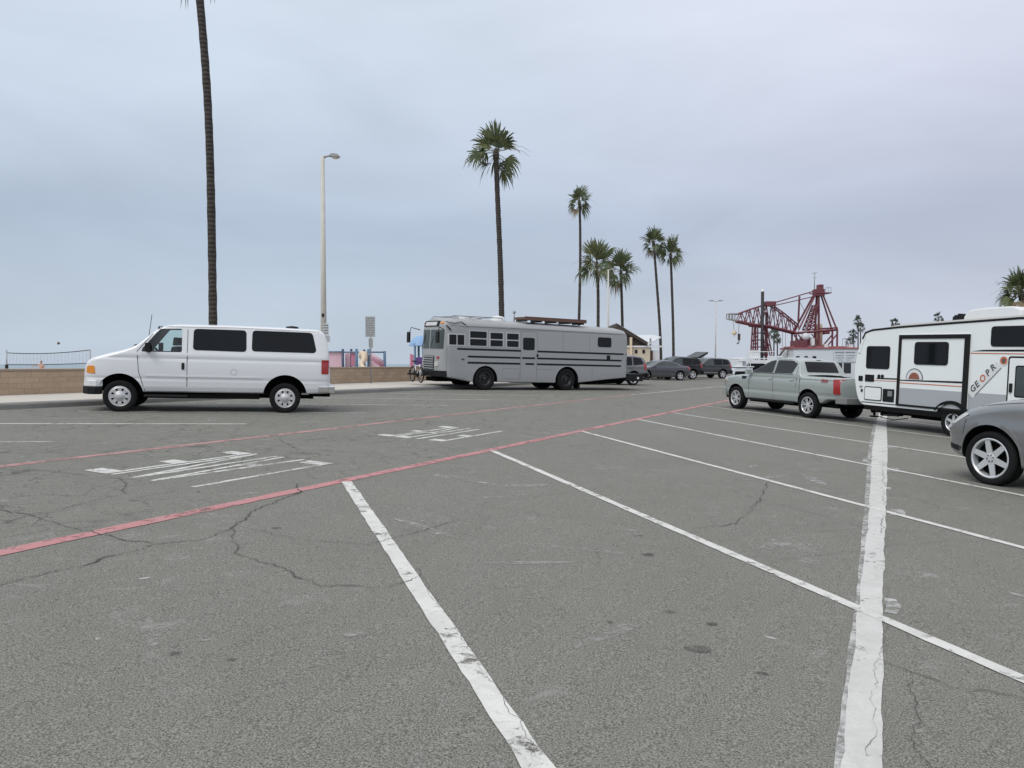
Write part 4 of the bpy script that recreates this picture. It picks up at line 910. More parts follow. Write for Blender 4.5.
def pickup():
    t = thing('pickup_truck', 'pale sage grey crew cab pickup with red tail lamp hitched ahead of the trailer', 'pickup truck', pose(8.465, 26.535, -.36, .933))
    top = [(-4.66, 1.18), (-4.63, 1.27), (-4.55, 1.285), (-3.12, 1.285), (-3.06, 1.30), (-3.00, 1.42), (-2.84, 1.72), (-2.70, 1.78), (-2.2, 1.81), (-1.75, 1.79), (-1.50, 1.72), (-.66, 1.30), (-.58, 1.25), (-.1, 1.22), (.35, 1.17), (.66, 1.10), (.80, 1.02), (.87, .90), (.90, .70)]
    bot = [(-4.66, .62), (-4.1, .58), (-3.9, .46), (-2.9, .42), (-.6, .40), (.5, .42), (.90, .52)]
    hw = [(-4.66, .86), (-4.6, .90), (-3.1, .915), (-.6, .915), (.3, .93), (.6, .90), (.8, .80), (.90, .62)]
    body = loft_body('body', top, bot, hw, 1.27, .36, [M['truck_paint']], .05, .07, .06, .06, [(.98, .014, .14), (.70, -.018, .06), (1.13, -.012, .03)], n=110, nz=44)
    body.parent = t; tr = bvh_of(body)
    W1 = rpoly([(-.78, 1.285), (-1.50, 1.66), (-1.80, 1.70), (-1.80, 1.285)], .03); W2 = rpoly([(-1.88, 1.285), (-1.88, 1.70), (-2.55, 1.70), (-2.80, 1.60), (-2.68, 1.295)], .035)
    cab = MB(); cab.prism([(-.72, .8), (-.72, 1.27), (-1.52, 1.68), (-1.8, 1.74), (-2.65, 1.73), (-2.80, 1.66), (-2.93, 1.34), (-2.93, .8)], -.70, .70, 'y')
    bed = MB(); bed.prism([(-3.14, .78), (-3.14, 1.5), (-4.56, 1.5), (-4.56, .78)], -.72, .72, 'y')
    boolean(body, [arch_cut(0, .40, .455, .93, s) for s in (1, -1)] + [arch_cut(-3.4, .41, .46, .93, s, .2) for s in (1, -1)] + [(cab, M['seat']), (bed, M['black']), side_prism(W1, -1.3, 1.3, M['black']), side_prism(W2, -1.3, 1.3, M['black'])])
    for s in (1, -1):
        panel('window', tr, W1, 'y', s, M['glass_tint'], t, .001, .08, .004); panel('window', tr, W2, 'y', s, M['glass_tint'], t, .001, .08, .004)
        for pts in ([(-.70, 1.26), (-.66, .9), (-.62, .46)], [(-1.84, 1.72), (-1.84, .46)], [(-2.86, 1.60), (-2.90, 1.0), (-2.86, .85)], [(-.70, 1.27), (-1.5, 1.705), (-1.84, 1.735), (-2.6, 1.73), (-2.84, 1.62)]): seam('door_seam', tr, pts, 'y', s, t, .010)
        seam('bed_seam', tr, [(-3.04, 1.27), (-3.04, .5)], 'y', s, t, .016)
        seam('belt_trim', tr, [(-.76, 1.268), (-2.75, 1.272)], 'y', s, t, .018)
        for x in (-1.68, -2.66): panel('door_handle', tr, rect(x - .12, x + .05, 1.09, 1.13, .015), 'y', s, M['truck_paint'], t, .028)
        panel('tail_lamp', tr, rpoly([(-4.645, .76), (-4.645, 1.20), (-4.43, 1.20), (-4.39, 1.15), (-4.43, .95), (-4.40, .80), (-4.43, .76)], .02), 'y', s, M['red_lens'], t, .012, .04, .02)
        panel('fender_vent', tr, rpoly([(-.30, 1.14), (-.56, 1.13), (-.50, 1.05), (-.34, 1.04)], .02), 'y', s, M['black'], t, .014)
        panel('headlight', tr, rpoly([(.40, .93), (.52, 1.07), (.76, 1.02), (.80, .90)], .02), 'y', s, M['clear_lens'], t, .010, .05)
        side_mirror(t, (-.80, s * .93, 1.29), s, M['truck_paint'], .085, .13, .20)
        panel('tail_lamp', tr, rect(min(s*.66, s*.88), max(s*.66, s*.88), .76, 1.19, .02), 'x', -1, M['red_lens'], t, .012, .05)
        text_mesh('bed_decal', 'FX4', .145, M['red_decal'], t, frame4((-3.93 if s > 0 else -4.32, s * .929, 1.085), (-s, 0, 0), (0, 0, 1), (0, s, 0)), .004, .25, 1.05)
    panel('rear_window', tr, rpoly([(-.62, 1.36), (.62, 1.36), (.58, 1.68), (-.58, 1.68)], .04), 'x', -1, M['glass_dark'], t, .008, .1)
    panel('windshield', tr, rpoly([(-.68, 1.34), (.68, 1.34), (.56, 1.70), (-.56, 1.70)], .05), 'x', 1, M['glass_mid'], t, .008, .1)
    panel('grille', tr, rpoly([(-.55, .72), (.55, .72), (.6, 1.0), (-.6, 1.0)], .03), 'x', 1, M['black'], t, .015, .1)
    seam('tailgate_seam', tr, [(-.70, 1.27), (-.70, .68)], 'x', -1, t, .012); seam('tailgate_seam', tr, [(.70, 1.27), (.70, .68)], 'x', -1, t, .012)
    panel('tailgate_trim', tr, rect(-.66, .66, 1.22, 1.275, .01), 'x', -1, M['bus_dark'], t, .015, .2); panel('tailgate_handle', tr, rect(-.14, .14, 1.05, 1.15, .02), 'x', -1, M['black'], t, .01, .1)
    mb = MB(); mb.prism([(-4.58, -.90), (-4.86, -.84), (-4.88, 0), (-4.86, .84), (-4.58, .90), (-4.52, .93), (-4.52, -.93)], .50, .68, 'z'); mb.build('rear_bumper', M['bus_dark'], t, bevel=.02)
    mb = MB(); mb.prism([(.5, .93), (.80, .84), (.96, .5), (.98, 0), (.96, -.5), (.80, -.84), (.5, -.93), (.6, -.8), (.8, 0), (.6, .8)], .44, .70, 'z'); mb.build('front_bumper', M['truck_paint'], t, bevel=.02)
    mb = MB(); mb.box((-1.75, 0, .42), (5.2, 1.3, .14)); mb.box((-1.7, 0, .36), (2.2, 1.6, .10)); mb.tube([(-3.4, -.8, .4), (-3.4, .8, .4)], .08, 8); mb.tube([(0, -.8, .4), (0, .8, .4)], .05, 8); mb.tube([(-2.5, -.4, .36), (-4.5, -.55, .38)], .05, 8); mb.box((-4.95, 0, .44), (.5, .08, .08)); mb.box((-4.6, 0, .48), (.16, 1.2, .12)); mb.build('chassis', M['under'], t)  # second, lower box is added to darken the ground beneath the truck
    mb = MB(); 
    for s in (1, -1): mb.box((-1.75, s * .86, .40), (2.1, .12, .07))
    mb.build('side_step', M['black'], t, bevel=.015)
    for s in (.37, -.37):
        for x in (-1.55, -2.45):
            mb = MB(); mb.prism(rpoly([(x + .05, .85), (x - .10, 1.42), (x - .22, 1.42), (x - .16, .85)], .04), s - .23, s + .23, 'y'); mb.prism(rpoly([(x - .12, 1.43), (x - .13, 1.60), (x - .22, 1.60), (x - .22, 1.43)], .03), s - .12, s + .12, 'y'); mb.build('seat', M['seat'], t, bevel=.02)
    for x in (0, -3.4):
        for s in (1, -1): wheel(t, x, s * .80, .385, .26, .245, 'split', M['alloy'], s)
    panel('brake_light', tr, rect(-.09, .09, 1.722, 1.740, .005), 'x', -1, M['black'], t, .008, .1)
    mb = MB(); mb.tube([(-.2, -.84, 1.2), (-.35, -.86, 1.95)], .006, 6); mb.build('antenna', M['black'], t)
pickup()

def travel_trailer():
    h = pose(11.562, 18.741, -.31, .95)
    t = thing('travel_trailer', 'white and grey travel trailer with a black framed slide-out and orange decals', 'travel trailer', h)
    Wd = 1.10
    prof = [(-3.0, .58), (-3.05, 1.2), (-3.05, 2.3), (-2.95, 2.62), (-2.75, 2.74), (-1.6, 2.76), (0, 2.70), (1.72, 2.63), (2.66, 2.57), (2.90, 2.51), (3.06, 2.27), (3.18, 1.95), (3.235, 1.55), (3.22, 1.25), (3.12, .85), (3.02, .66), (2.88, .56)]
    prof = rpoly(prof, .12, 4)
    mb = MB(); mb.prism(prof, -Wd, Wd, 'y'); body = mb.build('body', [M['rv_white']], t); tr = bvh_of(body)
    boolean(body, [arch_cut(0, .34, .45, Wd, s, .32) for s in (1, -1)])
    body.data.shade_flat(); body.data.shade_smooth(); body.data.set_sharp_from_angle(angle=rad(30))
    # roof membrane following the arched top, and black edge trims
    rf = [(-2.9, 2.70), (-2.7, 2.765), (-1.6, 2.785), (0, 2.725), (1.72, 2.655), (2.66, 2.595), (2.9, 2.53)]
    mb = MB(); vs = []
    for x, z in rf:
        e = min(1, max(.15, (3.0 - x) / 1.0))
        for y, dz in ((-1.07, -.02), (-1.03, .075 * e), (0, .14 * e), (1.03, .075 * e), (1.07, -.02)): vs.append((x, y, z + dz))
    mb.add(vs, [(5*i+j, 5*i+j+1, 5*i+6+j, 5*i+5+j) for i in range(len(rf)-1) for j in range(4)], 0, True); mb.add([Vector(v) - Vector((0, 0, .09)) for v in vs], [(5*i+j, 5*i+j+1, 5*i+6+j, 5*i+5+j) for i in range(len(rf)-1) for j in range(4)]); mb.build('roof', M['rv_roof'], t)
    for s in (1, -1):
        mb = MB(); mb.tube([(x, s * 1.095, z + .0) for x, z in [(3.0, 2.36)] + rf[::-1] + [(-3.06, 2.4)]], .028, 8); mb.build('roof_trim', M['black'], t)
        P = lambda nm, poly, m, off=.004, par=None, dep=.01: panel(nm, tr, poly, 'y', s, m, par or t, off, .6, dep)
        P('lower_panel', [(-3.0, .60), (2.86, .60), (3.0, .70), (3.08, .84), (3.17, 1.085), (-3.04, 1.085)][:2] + [(2.0, .60), (2.0, 1.085), (-3.04, 1.085)], M['rv_grey'], .003) if s < 0 else P('lower_panel', [(-3.0, .64), (-.42, .64), (-.42, 1.09), (-3.04, 1.09)], M['rv_grey'], .003)
        P('skirt', [(-2.98, .42), (2.86, .42), (2.94, .64), (-3.0, .64)], M['black'], .012)
        w = P('window', rect(2.0, 2.82, 1.55, 2.16, .08), M['black'], .014); P('pane', rect(2.03, 2.79, 1.58, 2.13, .06), M['glass_dark'], .018, w)
        w = P('window', rect(-2.3, -.93, 2.16, 2.62, .09), M['black'], .014); P('pane', rect(-2.26, -.97, 2.19, 2.585, .07), M['glass_dark'], .018, w)
        P('corner_cap', ribbon([(2.92, 2.44), (3.03, 2.22), (3.10, 1.95)], .09), M['rv_grey'], .008)
        P('stripe', [(-3.0, 2.06), (-.45, 2.05), (-.75, 2.085), (-3.0, 2.12)], M['black'], .006); P('stripe', ribbon([(-3.0, 2.005), (-.42, 2.005)], .02), M['orange'], .006)
        P('stripe', ribbon([(2.42, 1.295), (1.72, 1.305)], .035), M['black'], .006); P('stripe', ribbon([(2.5, 1.235), (1.72, 1.245)], .015), M['orange'], .006)
        P('emblem', [(-1.28 + .115*math.cos(k*PI/12), 1.85 + .115*math.sin(k*PI/12)) for k in range(24)], M['white_plastic'], .010)
        e = P('emblem', [(-1.28 + .088*math.cos(k*PI/12), 1.85 + .088*math.sin(k*PI/12)) for k in range(24)], M['orange'], .013); P('emblem_core', rpoly([(-1.32, 1.80), (-1.24, 1.80), (-1.24, 1.89), (-1.32, 1.90)], .03), M['ink'], .016, e)
        f = P('hatch', rect(2.21, 2.83, .69, 1.065, .06), M['black'], .012); P('hatch_door', rect(2.235, 2.805, .715, 1.04, .05), M['rv_white'], .018, f)
        P('vent', rect(1.79, 2.17, .69, 1.03, .02), M['black'], .014); P('outlet', rect(1.85, 2.0, .84, .98, .01), M['galv'], .02)
        P('outlet', rect(2.51, 2.83, 1.195, 1.385, .02), M['black'], .014); P('outlet', rect(2.92, 3.07, 1.20, 1.34, .02), M['black'], .014)
        for x in (2.22, 2.34): P('outlet', [(x + .05*math.cos(k*PI/8), 1.355 + .05*math.sin(k*PI/8)) for k in range(16)], M['black'], .014)
        P('outlet', rect(2.90, 2.96, .90, .98, .01), M['black'], .014); P('outlet', rect(2.92, 3.02, 1.02, 1.07, .02), M['galv'], .01)
        # entry door
        d = P('door', rect(-2.25, -1.39, .66, 1.95, .07), M['black'], .010); P('door_leaf', rect(-2.21, -1.43, .70, 1.91, .05), M['rv_white'], .016, d)
        wn_ = P('door_window', rect(-2.08, -1.58, 1.05, 1.75, .06), M['black'], .022, d); P('pane', rect(-2.05, -1.61, 1.08, 1.72, .05), M['glass_mid'], .026, d); P('door_handle', rect(-1.53, -1.47, 1.15, 1.35, .01), M['black'], .05, d)
        P('fender', [(.56 * math.cos(rad(q)), .33 + .53 * math.sin(rad(q))) for q in range(16, 165, 8)] + [(.44 * math.cos(rad(q)), .34 + .44 * math.sin(rad(q))) for q in range(164, 15, -8)], M['black'], .056, None, .04)
        # diagonal brand lettering on a white flash
        dx, dz = -(1.16 - .55), 1.76 - 1.12; L = math.hypot(dx, dz); ex = Vector((dx / L, 0, dz / L)); ez = Vector((0, s, 0)); ey = ez.cross(ex)
        if s > 0:
            P('flash', ribbon([(-.47, 1.03), (-1.18, 1.77)], .20), M['white_plastic'], .008)
            o = Vector((-.50, s * (Wd + .011), 1.11)) - ey * .045
            for k, (ch, mk) in enumerate((('G', 'ink'), ('E', 'ink'), ('O', 'orange'), ('P', 'ink'), ('R', 'ink'))):
                text_mesh('lettering', ch, .20, M[mk], t, frame4(o + ex * (.165 * k + (.05 if k > 2 else 0)), ex, ey, ez), .004, .2)
            P('stripe', ribbon([(-.60, 1.03), (-1.22, 1.68)], .018), M['ink_soft'], .010)
    f = panel('rear_window', tr, rect(-.55, .55, 1.55, 2.15, .08), 'x', -1, M['black'], t, .012, .4); panel('pane', tr, rect(-.51, .51, 1.59, 2.11, .06), 'x', -1, M['glass_dark'], f, .018, .4)
    for s in (1, -1): panel('tail_lamp', tr, rect(min(s*.78, s*1.0), max(s*.78, s*1.0), .78, .98, .03), 'x', -1, M['red_lens'], t, .02, .4)
    panel('lower_panel', tr, rect(-1.08, 1.08, .62, 1.09, 0), 'x', -1, M['rv_grey'], t, .006, .6)
    mb = MB(); mb.box((-3.15, 0, .50), (.12, 2.0, .12)); mb.build('rear_bumper', M['black'], t, bevel=.01)
    # slide-out room on the near side
    so = MB(); so.box((.66, 1.085, 1.56), (2.10, .07, 1.80)); s_ = so.build('slide_out', M['rv_white'], t)
    fr = MB()
    for c, sz in (((1.65, 1.12, 1.535), (.08, .06, 1.83)), ((-.335, 1.12, 1.535), (.125, .06, 1.83)), ((.6575, 1.12, 2.40), (1.9, .056, .10)), ((.6575, 1.12, .645), (1.9, .04, .05))): fr.box(c, sz)
    fr.build('slide_frame', M['black'], s_, bevel=.01)
    def SO(nm, poly, m, off, par=None):
        q = MB(); q.prism(poly, 1.1195, 1.1205 + off, 'y'); return q.build(nm, m, par or s_)
    SO('lower_panel', rect(-.27, 1.61, .672, 1.09, 0), M['rv_grey'], .004)
    w = SO('window', rect(.17, 1.18, 1.70, 2.27, .09), M['black'], .016); SO('pane', rect(.21, 1.14, 1.74, 2.23, .07), M['glass_dark'], .020, w)
    SO('stripe', [(-.27, 1.29), (1.61, 1.27), (1.61, 1.295), (-.27, 1.335)], M['black'], .006); SO('stripe', rect(-.27, 1.61, 1.205, 1.225, 0), M['orange'], .006)
    arc = lambda r, n=16: [(1.22 - .07 + r*math.cos(PI*k/n), 1.33 + r*math.sin(PI*k/n)) for k in range(n + 1)]
    SO('emblem_ring', arc(.27), M['ink'], .007); SO('emblem_ring', arc(.245), M['white_plastic'], .010); SO('emblem_sun', [(x, z - .0) for x, z in arc(.165)], M['peach'], .013)
        # roof kit
    mb = MB(); mb.prism(rpoly([(.48, 2.80), (.46, 2.94), (.32, 3.07), (-.1, 3.11), (-.8, 3.12), (-1.02, 3.05), (-1.05, 2.86)], .06), -.38, .38, 'y'); mb.build('air_conditioner', M['white_plastic'], t, bevel=.04)
    mb = MB(); mb.box((.92, 0, 2.88), (.22, .22, .14)); mb.box((.99, 0, 2.96), (.08, .12, .06)); mb.box((.86, 0, 2.97), (.05, .22, .10)); mb.build('roof_vent', M['black'], t)
    # frame, drawbar, jack
    mb = MB(); mb.box((-.1, .75, .44), (6.0, .1, .16)); mb.box((-.1, -.75, .44), (6.0, .1, .16)); mb.tube([(0, -.95, .36), (0, .95, .36)], .06, 8); mb.box((1.1, .5, .38), (.9, .5, .14)); mb.box((1.9, .2, .42), (.4, 1.6, .12))
    mb.bar((2.6, .62, .46), (4.15, .04, .46), .09); mb.bar((2.6, -.62, .46), (4.15, -.04, .46), .09); mb.box((2.5, .45, .34), (.3, .5, .12)); mb.build('chassis', M['under'], t)
    mb = MB(); mb.tube([(3.6, 0, .20), (3.6, 0, 1.05)], .035, 10); mb.box((3.6, 0, .17), (.18, .18, .04)); mb.build('jack', M['black'], t)
    mb = MB()
    for y in (.16, -.16): mb.lathe([(.0001, .55), (.11, .57), (.15, .65), (.15, .95), (.11, 1.04), (.0001, 1.06)], 'z', (3.42, y, 0), 18)
    mb.build('gas_bottle', M['white_plastic'], t)
    mb = MB(); mb.tube([(2.25, .8, .36), (2.35, 1.0, .26), (1.9, .98, .22), (1.5, .9, .3)], .012, 6); mb.box((1.95, 1.02, .34), (.5, .08, .03)); mb.build('step', M['black'], t)
    for s in (1, -1): wheel(t, 0, s * .97, .345, .21, .21, 'five', M['alloy'], s)
    for x in (2.5, -2.6):
        for s in (1, -1):
            mb = MB(); mb.bar((x, s*.85, .46), (x + .25, s*.9, .36), .04); mb.build('stabiliser', M['under'], t)
travel_trailer()

def generic_car(name, label, cat, mat, m4, P):
    """closed car from its profile; P: top, bot, hw, belt, tumble, windows [(poly, tint)], wheels"""
    t = thing(name, label, cat, m4)
    body = loft_body('body', P['top'], P['bot'], P['hw'], P['belt'], P.get('tumble', .35), [mat], .05, P.get('rc', .07), P.get('sig', .1), .07, P.get('ridge', [(.72, .010, .15), (.5, -.012, .07)]), n=P.get('n', 80)); body.parent = t; tr = bvh_of(body)
    R = P['R']; WB = P['WB']; hh = max(h for _, h in P['hw'])
    boolean(body, [arch_cut(x, R * 1.03, R * 1.19, hh, s, .30) for x in (0, -WB) for s in (1, -1)])
    for s in (1, -1):
        for poly, g in P['windows']: panel('window', tr, rpoly(poly, .04), 'y', s, M[g], t, .004, .1)
        for pts in P.get('seams', []): seam('door_seam', tr, pts, 'y', s, t, .010)
        for x, z in P.get('handles', []): panel('door_handle', tr, rect(x - .1, x + .08, z - .02, z + .02, .015), 'y', s, mat if P.get('body_handle', True) else M['chrome'], t, .028)
        for nm, poly, mk in P.get('lamps', []): panel(nm, tr, rpoly(poly, .03), 'y', s, M[mk], t, .010, .05, .02)
        for nm, poly, mk in P.get('trims', []): panel(nm, tr, poly, 'y', s, M[mk], t, .012, .2, .02)
        x, y, z = P['mirror']; side_mirror(t, (x, s * y, z), s, mat, .07, .12, .16)
    a, b, c, d = P['ws']; panel('windshield', tr, rpoly([(-a, c), (a, c), (b, d), (-b, d)], .05), 'x', 1, M['glass_mid'], t, .008, .1)
    if P.get('rw'): a, b, c, d = P['rw']; panel('rear_window', tr, rpoly([(-a, c), (a, c), (b, d), (-b, d)], .05), 'x', -1, M['glass_dark'], t, .008, .1)
    for nm, poly, axs, sg, mk in P.get('ends', []): panel(nm, tr, poly, 'x', sg, M[mk], t, .012, .1)
    for nm, poly, z0, z1, mk in P.get('bumpers', []):
        mb = MB(); mb.prism(poly, z0, z1, 'z'); mb.build(nm, M[mk], t, bevel=.03)
    mb = MB(); x0, x1 = -WB + .2, -.2; mb.box(((x0 + x1) / 2, 0, P['bot'][1][1] + .02), (x1 - x0, hh * 1.5, .1)); mb.tube([(0, -hh*.8, R), (0, hh*.8, R)], .05, 8); mb.tube([(-WB, -hh*.8, R), (-WB, hh*.8, R)], .05, 8); mb.build('chassis', M['under'], t)
    for x in (0, -WB):
        for s in (1, -1): wheel(t, x, s * (hh - P.get('tw', .22) / 2 - .015), R, P.get('tw', .22), P.get('rim', R * .66), P.get('style', 'five'), M['alloy'], s)
    return t, tr
# the near suv: only its nose, fender and front wheel are inside the frame
suv, suv_tr = generic_car('parked_suv', 'silver grey suv nose with a large six spoke wheel at the right', 'suv', M['silver'], pose(7.715, 11.385, -.36, .933), dict(
    top=[(-3.78, .95), (-3.74, 1.25), (-3.6, 1.42), (-3.35, 1.62), (-3.0, 1.69), (-2.2, 1.735), (-1.75, 1.71), (-1.45, 1.60), (-.80, 1.36), (-.62, 1.33), (-.2, 1.285), (.15, 1.215), (.42, 1.12), (.62, 1.01), (.76, .90), (.86, .76), (.90, .58)],
    bot=[(-3.78, .50), (-3.3, .36), (-.6, .28), (.4, .32), (.90, .42)], hw=[(-3.78, .78), (-3.6, .86), (-3, .92), (-1.5, .935), (-.4, .935), (.2, .935), (.45, .915), (.65, .86), (.80, .76), (.90, .56)],
    belt=1.12, tumble=.36, rc=.14, sig=.16, ridge=[(.80, .012, .12), (.58, -.014, .08)], R=.39, WB=2.82, tw=.25, rim=.285, style='six',
    windows=[([(-.85, 1.16), (-1.5, 1.54), (-1.95, 1.60), (-1.95, 1.17)], 'glass_dark'), ([(-2.02, 1.17), (-2.02, 1.60), (-2.8, 1.58), (-2.95, 1.22)], 'glass_dark'), ([(-3.02, 1.25), (-2.88, 1.56), (-3.25, 1.50), (-3.4, 1.38)], 'glass_dark')],
    seams=[[(-.72, 1.12), (-.62, .7), (-.60, .36)], [(-1.98, 1.62), (-1.98, .36)], [(-2.95, 1.2), (-2.9, .85)]], handles=[(-1.8, .95), (-2.75, .97)],
    lamps=[('headlight', [(.34, 1.0), (.44, 1.005), (.70, .865), (.72, .80), (.58, .84)], 'clear_lens'), ('tail_lamp', [(-3.72, .95), (-3.68, 1.2), (-3.45, 1.22), (-3.5, 1.0)], 'red_lens')],
    mirror=(-.85, .93, 1.14), ws=(.68, .55, 1.32, 1.66), rw=(.6, .52, 1.3, 1.58), ends=[('grille', rect(-.5, .5, .6, .8, .04), 'x', 1, 'chrome'), ('number_plate', rect(-.26, .26, .78, .93, .01), 'x', -1, 'white_plastic')], n=110))

for s_ in (1, -1):
    panel('arch_lip', suv_tr, ribbon([(.492 * math.cos(rad(q)), .40 + .492 * math.sin(rad(q))) for q in range(-6, 187, 6)], .05), 'y', s_, M['silver'], suv, .012, .5, .02)
    seam('bumper_seam', suv_tr, [(.36, .98), (.40, .86), (.44, .66)], 'y', s_, suv, .008)
    seam('hood_seam', suv_tr, [(.44, 1.06), (.2, 1.13), (-.3, 1.20), (-.72, 1.24)], 'y', s_, suv, .008)
    panel('bumper_trim', suv_tr, [(.50, .42), (.86, .46), (.86, .54), (.47, .50)], 'y', s_, M['black'], suv, .008, .1, .02)

def far_pose(px_x, y, ang): a = rad(ang); return pose(px_x, y, -math.cos(a), -math.sin(a))
SEDAN = dict(top=[(-3.72, .80), (-3.70, .98), (-3.6, 1.06), (-3.1, 1.10), (-2.95, 1.13), (-2.35, 1.36), (-1.9, 1.44), (-1.45, 1.44), (-1.15, 1.38), (-.35, 1.0), (-.2, .97), (.35, .86), (.65, .76), (.78, .64), (.82, .5)],
    bot=[(-3.72, .42), (-3.3, .26), (-.5, .2), (.5, .22), (.82, .32)], hw=[(-3.72, .74), (-3.5, .84), (-3, .89), (-.5, .9), (.3, .88), (.6, .78), (.82, .55)], belt=.93, tumble=.42, R=.335, WB=2.78, style='five',
    windows=[([(-.55, .98), (-1.15, 1.30), (-1.6, 1.36), (-1.6, .98)], 'glass_mid'), ([(-1.68, .98), (-1.68, 1.36), (-2.2, 1.32), (-2.6, 1.12), (-2.55, 1.0)], 'glass_mid')], seams=[[(-.5, .95), (-.45, .3)], [(-1.64, 1.38), (-1.64, .3)], [(-2.62, 1.0), (-2.45, .7)]],
    handles=[(-1.45, .82), (-2.4, .84)], lamps=[('headlight', [(.35, .72), (.42, .80), (.68, .70), (.70, .60)], 'clear_lens'), ('tail_lamp', [(-3.68, .78), (-3.66, .98), (-3.35, .98), (-3.4, .84)], 'red_lens')], mirror=(-.6, .9, .98), ws=(.62, .52, 1.02, 1.36), rw=(.6, .52, 1.16, 1.36))
SUVP = dict(top=[(-3.80, .9), (-3.76, 1.25), (-3.62, 1.55), (-3.45, 1.68), (-2.9, 1.73), (-1.8, 1.74), (-1.45, 1.66), (-.72, 1.18), (-.55, 1.12), (.3, 1.04), (.65, .96), (.80, .82), (.86, .6)], bot=[(-3.80, .46), (-3.3, .34), (-.6, .3), (.5, .32), (.86, .4)],
    hw=[(-3.80, .80), (-3.6, .90), (-3, .94), (-.4, .94), (.4, .92), (.7, .82), (.86, .6)], belt=1.08, tumble=.3, R=.38, WB=2.85, style='five', windows=[([(-.85, 1.12), (-1.45, 1.52), (-1.9, 1.60), (-1.9, 1.12)], 'glass_mid'), ([(-1.98, 1.12), (-1.98, 1.60), (-2.75, 1.60), (-2.75, 1.13)], 'glass_dark'), ([(-2.83, 1.13), (-2.83, 1.60), (-3.35, 1.56), (-3.52, 1.22)], 'glass_dark')],
    seams=[[(-.7, 1.1), (-.62, .4)], [(-1.94, 1.62), (-1.94, .4)], [(-2.79, 1.6), (-2.79, .8)]], handles=[(-1.75, .98), (-2.62, 1.0)], lamps=[('headlight', [(.4, .88), (.5, .98), (.74, .92), (.78, .8)], 'clear_lens'), ('tail_lamp', [(-3.74, .88), (-3.68, 1.25), (-3.5, 1.25), (-3.55, .92)], 'red_lens')],
    mirror=(-.85, .93, 1.14), ws=(.7, .58, 1.2, 1.64), rw=(.66, .56, 1.2, 1.58), bumpers=[('rear_bumper', [(-3.72, -.9), (-3.92, -.8), (-3.94, .8), (-3.72, .9)], .42, .72, 'black')])
generic_car('estate_suv', 'mid grey suv showing only its rear beyond the tail of the grey bus', 'suv', M['silver2'], far_pose(3.9, 43.5, 21), dict(SUVP, trims=[('bumper_corner', [(-3.78, .42), (-2.95, .42), (-3.05, .68), (-3.77, .70)], 'black')]))
generic_car('sedan', 'low slate grey sedan parked past the bus, nose to the left', 'car', M['sedan_paint'], far_pose(9.2, 55.2, 21), SEDAN)
bs, bs_tr = generic_car('hatch_suv', 'black suv standing with its tailgate raised, half hidden behind the slate grey sedan', 'suv', M['black_paint'], far_pose(10.85, 58.7, 21), dict(SUVP))
mb = MB(); mb.prism(rpoly([(-3.3, 1.72), (-3.5, 1.82), (-4.22, 2.16), (-4.26, 2.04), (-3.6, 1.64)], .03), -.78, .78, 'y'); hb = mb.build('tailgate', M['black_paint'], bs, bevel=.02)
mb = MB(); mb.prism([(-3.62, 1.68), (-4.1, 1.98), (-4.11, 1.95), (-3.63, 1.65)], -.62, .62, 'y'); mb.build('glass', M['glass_mid'], hb)
mb = MB()
for s in (.7, -.7): mb.tube([(-3.68, s, 1.35), (-3.95, s, 1.80)], .015, 6)
mb.build('gas_strut', M['galv'], bs)
generic_car('estate_suv', 'dark graphite suv with a pale sill strip, rightmost of the far parked cars', 'suv', M['dark_paint'], far_pose(14.65, 64.2, 21), dict(SUVP, trims=[('sill_strip', rect(-2.35, -.5, .44, .53, .02), 'galv')]))

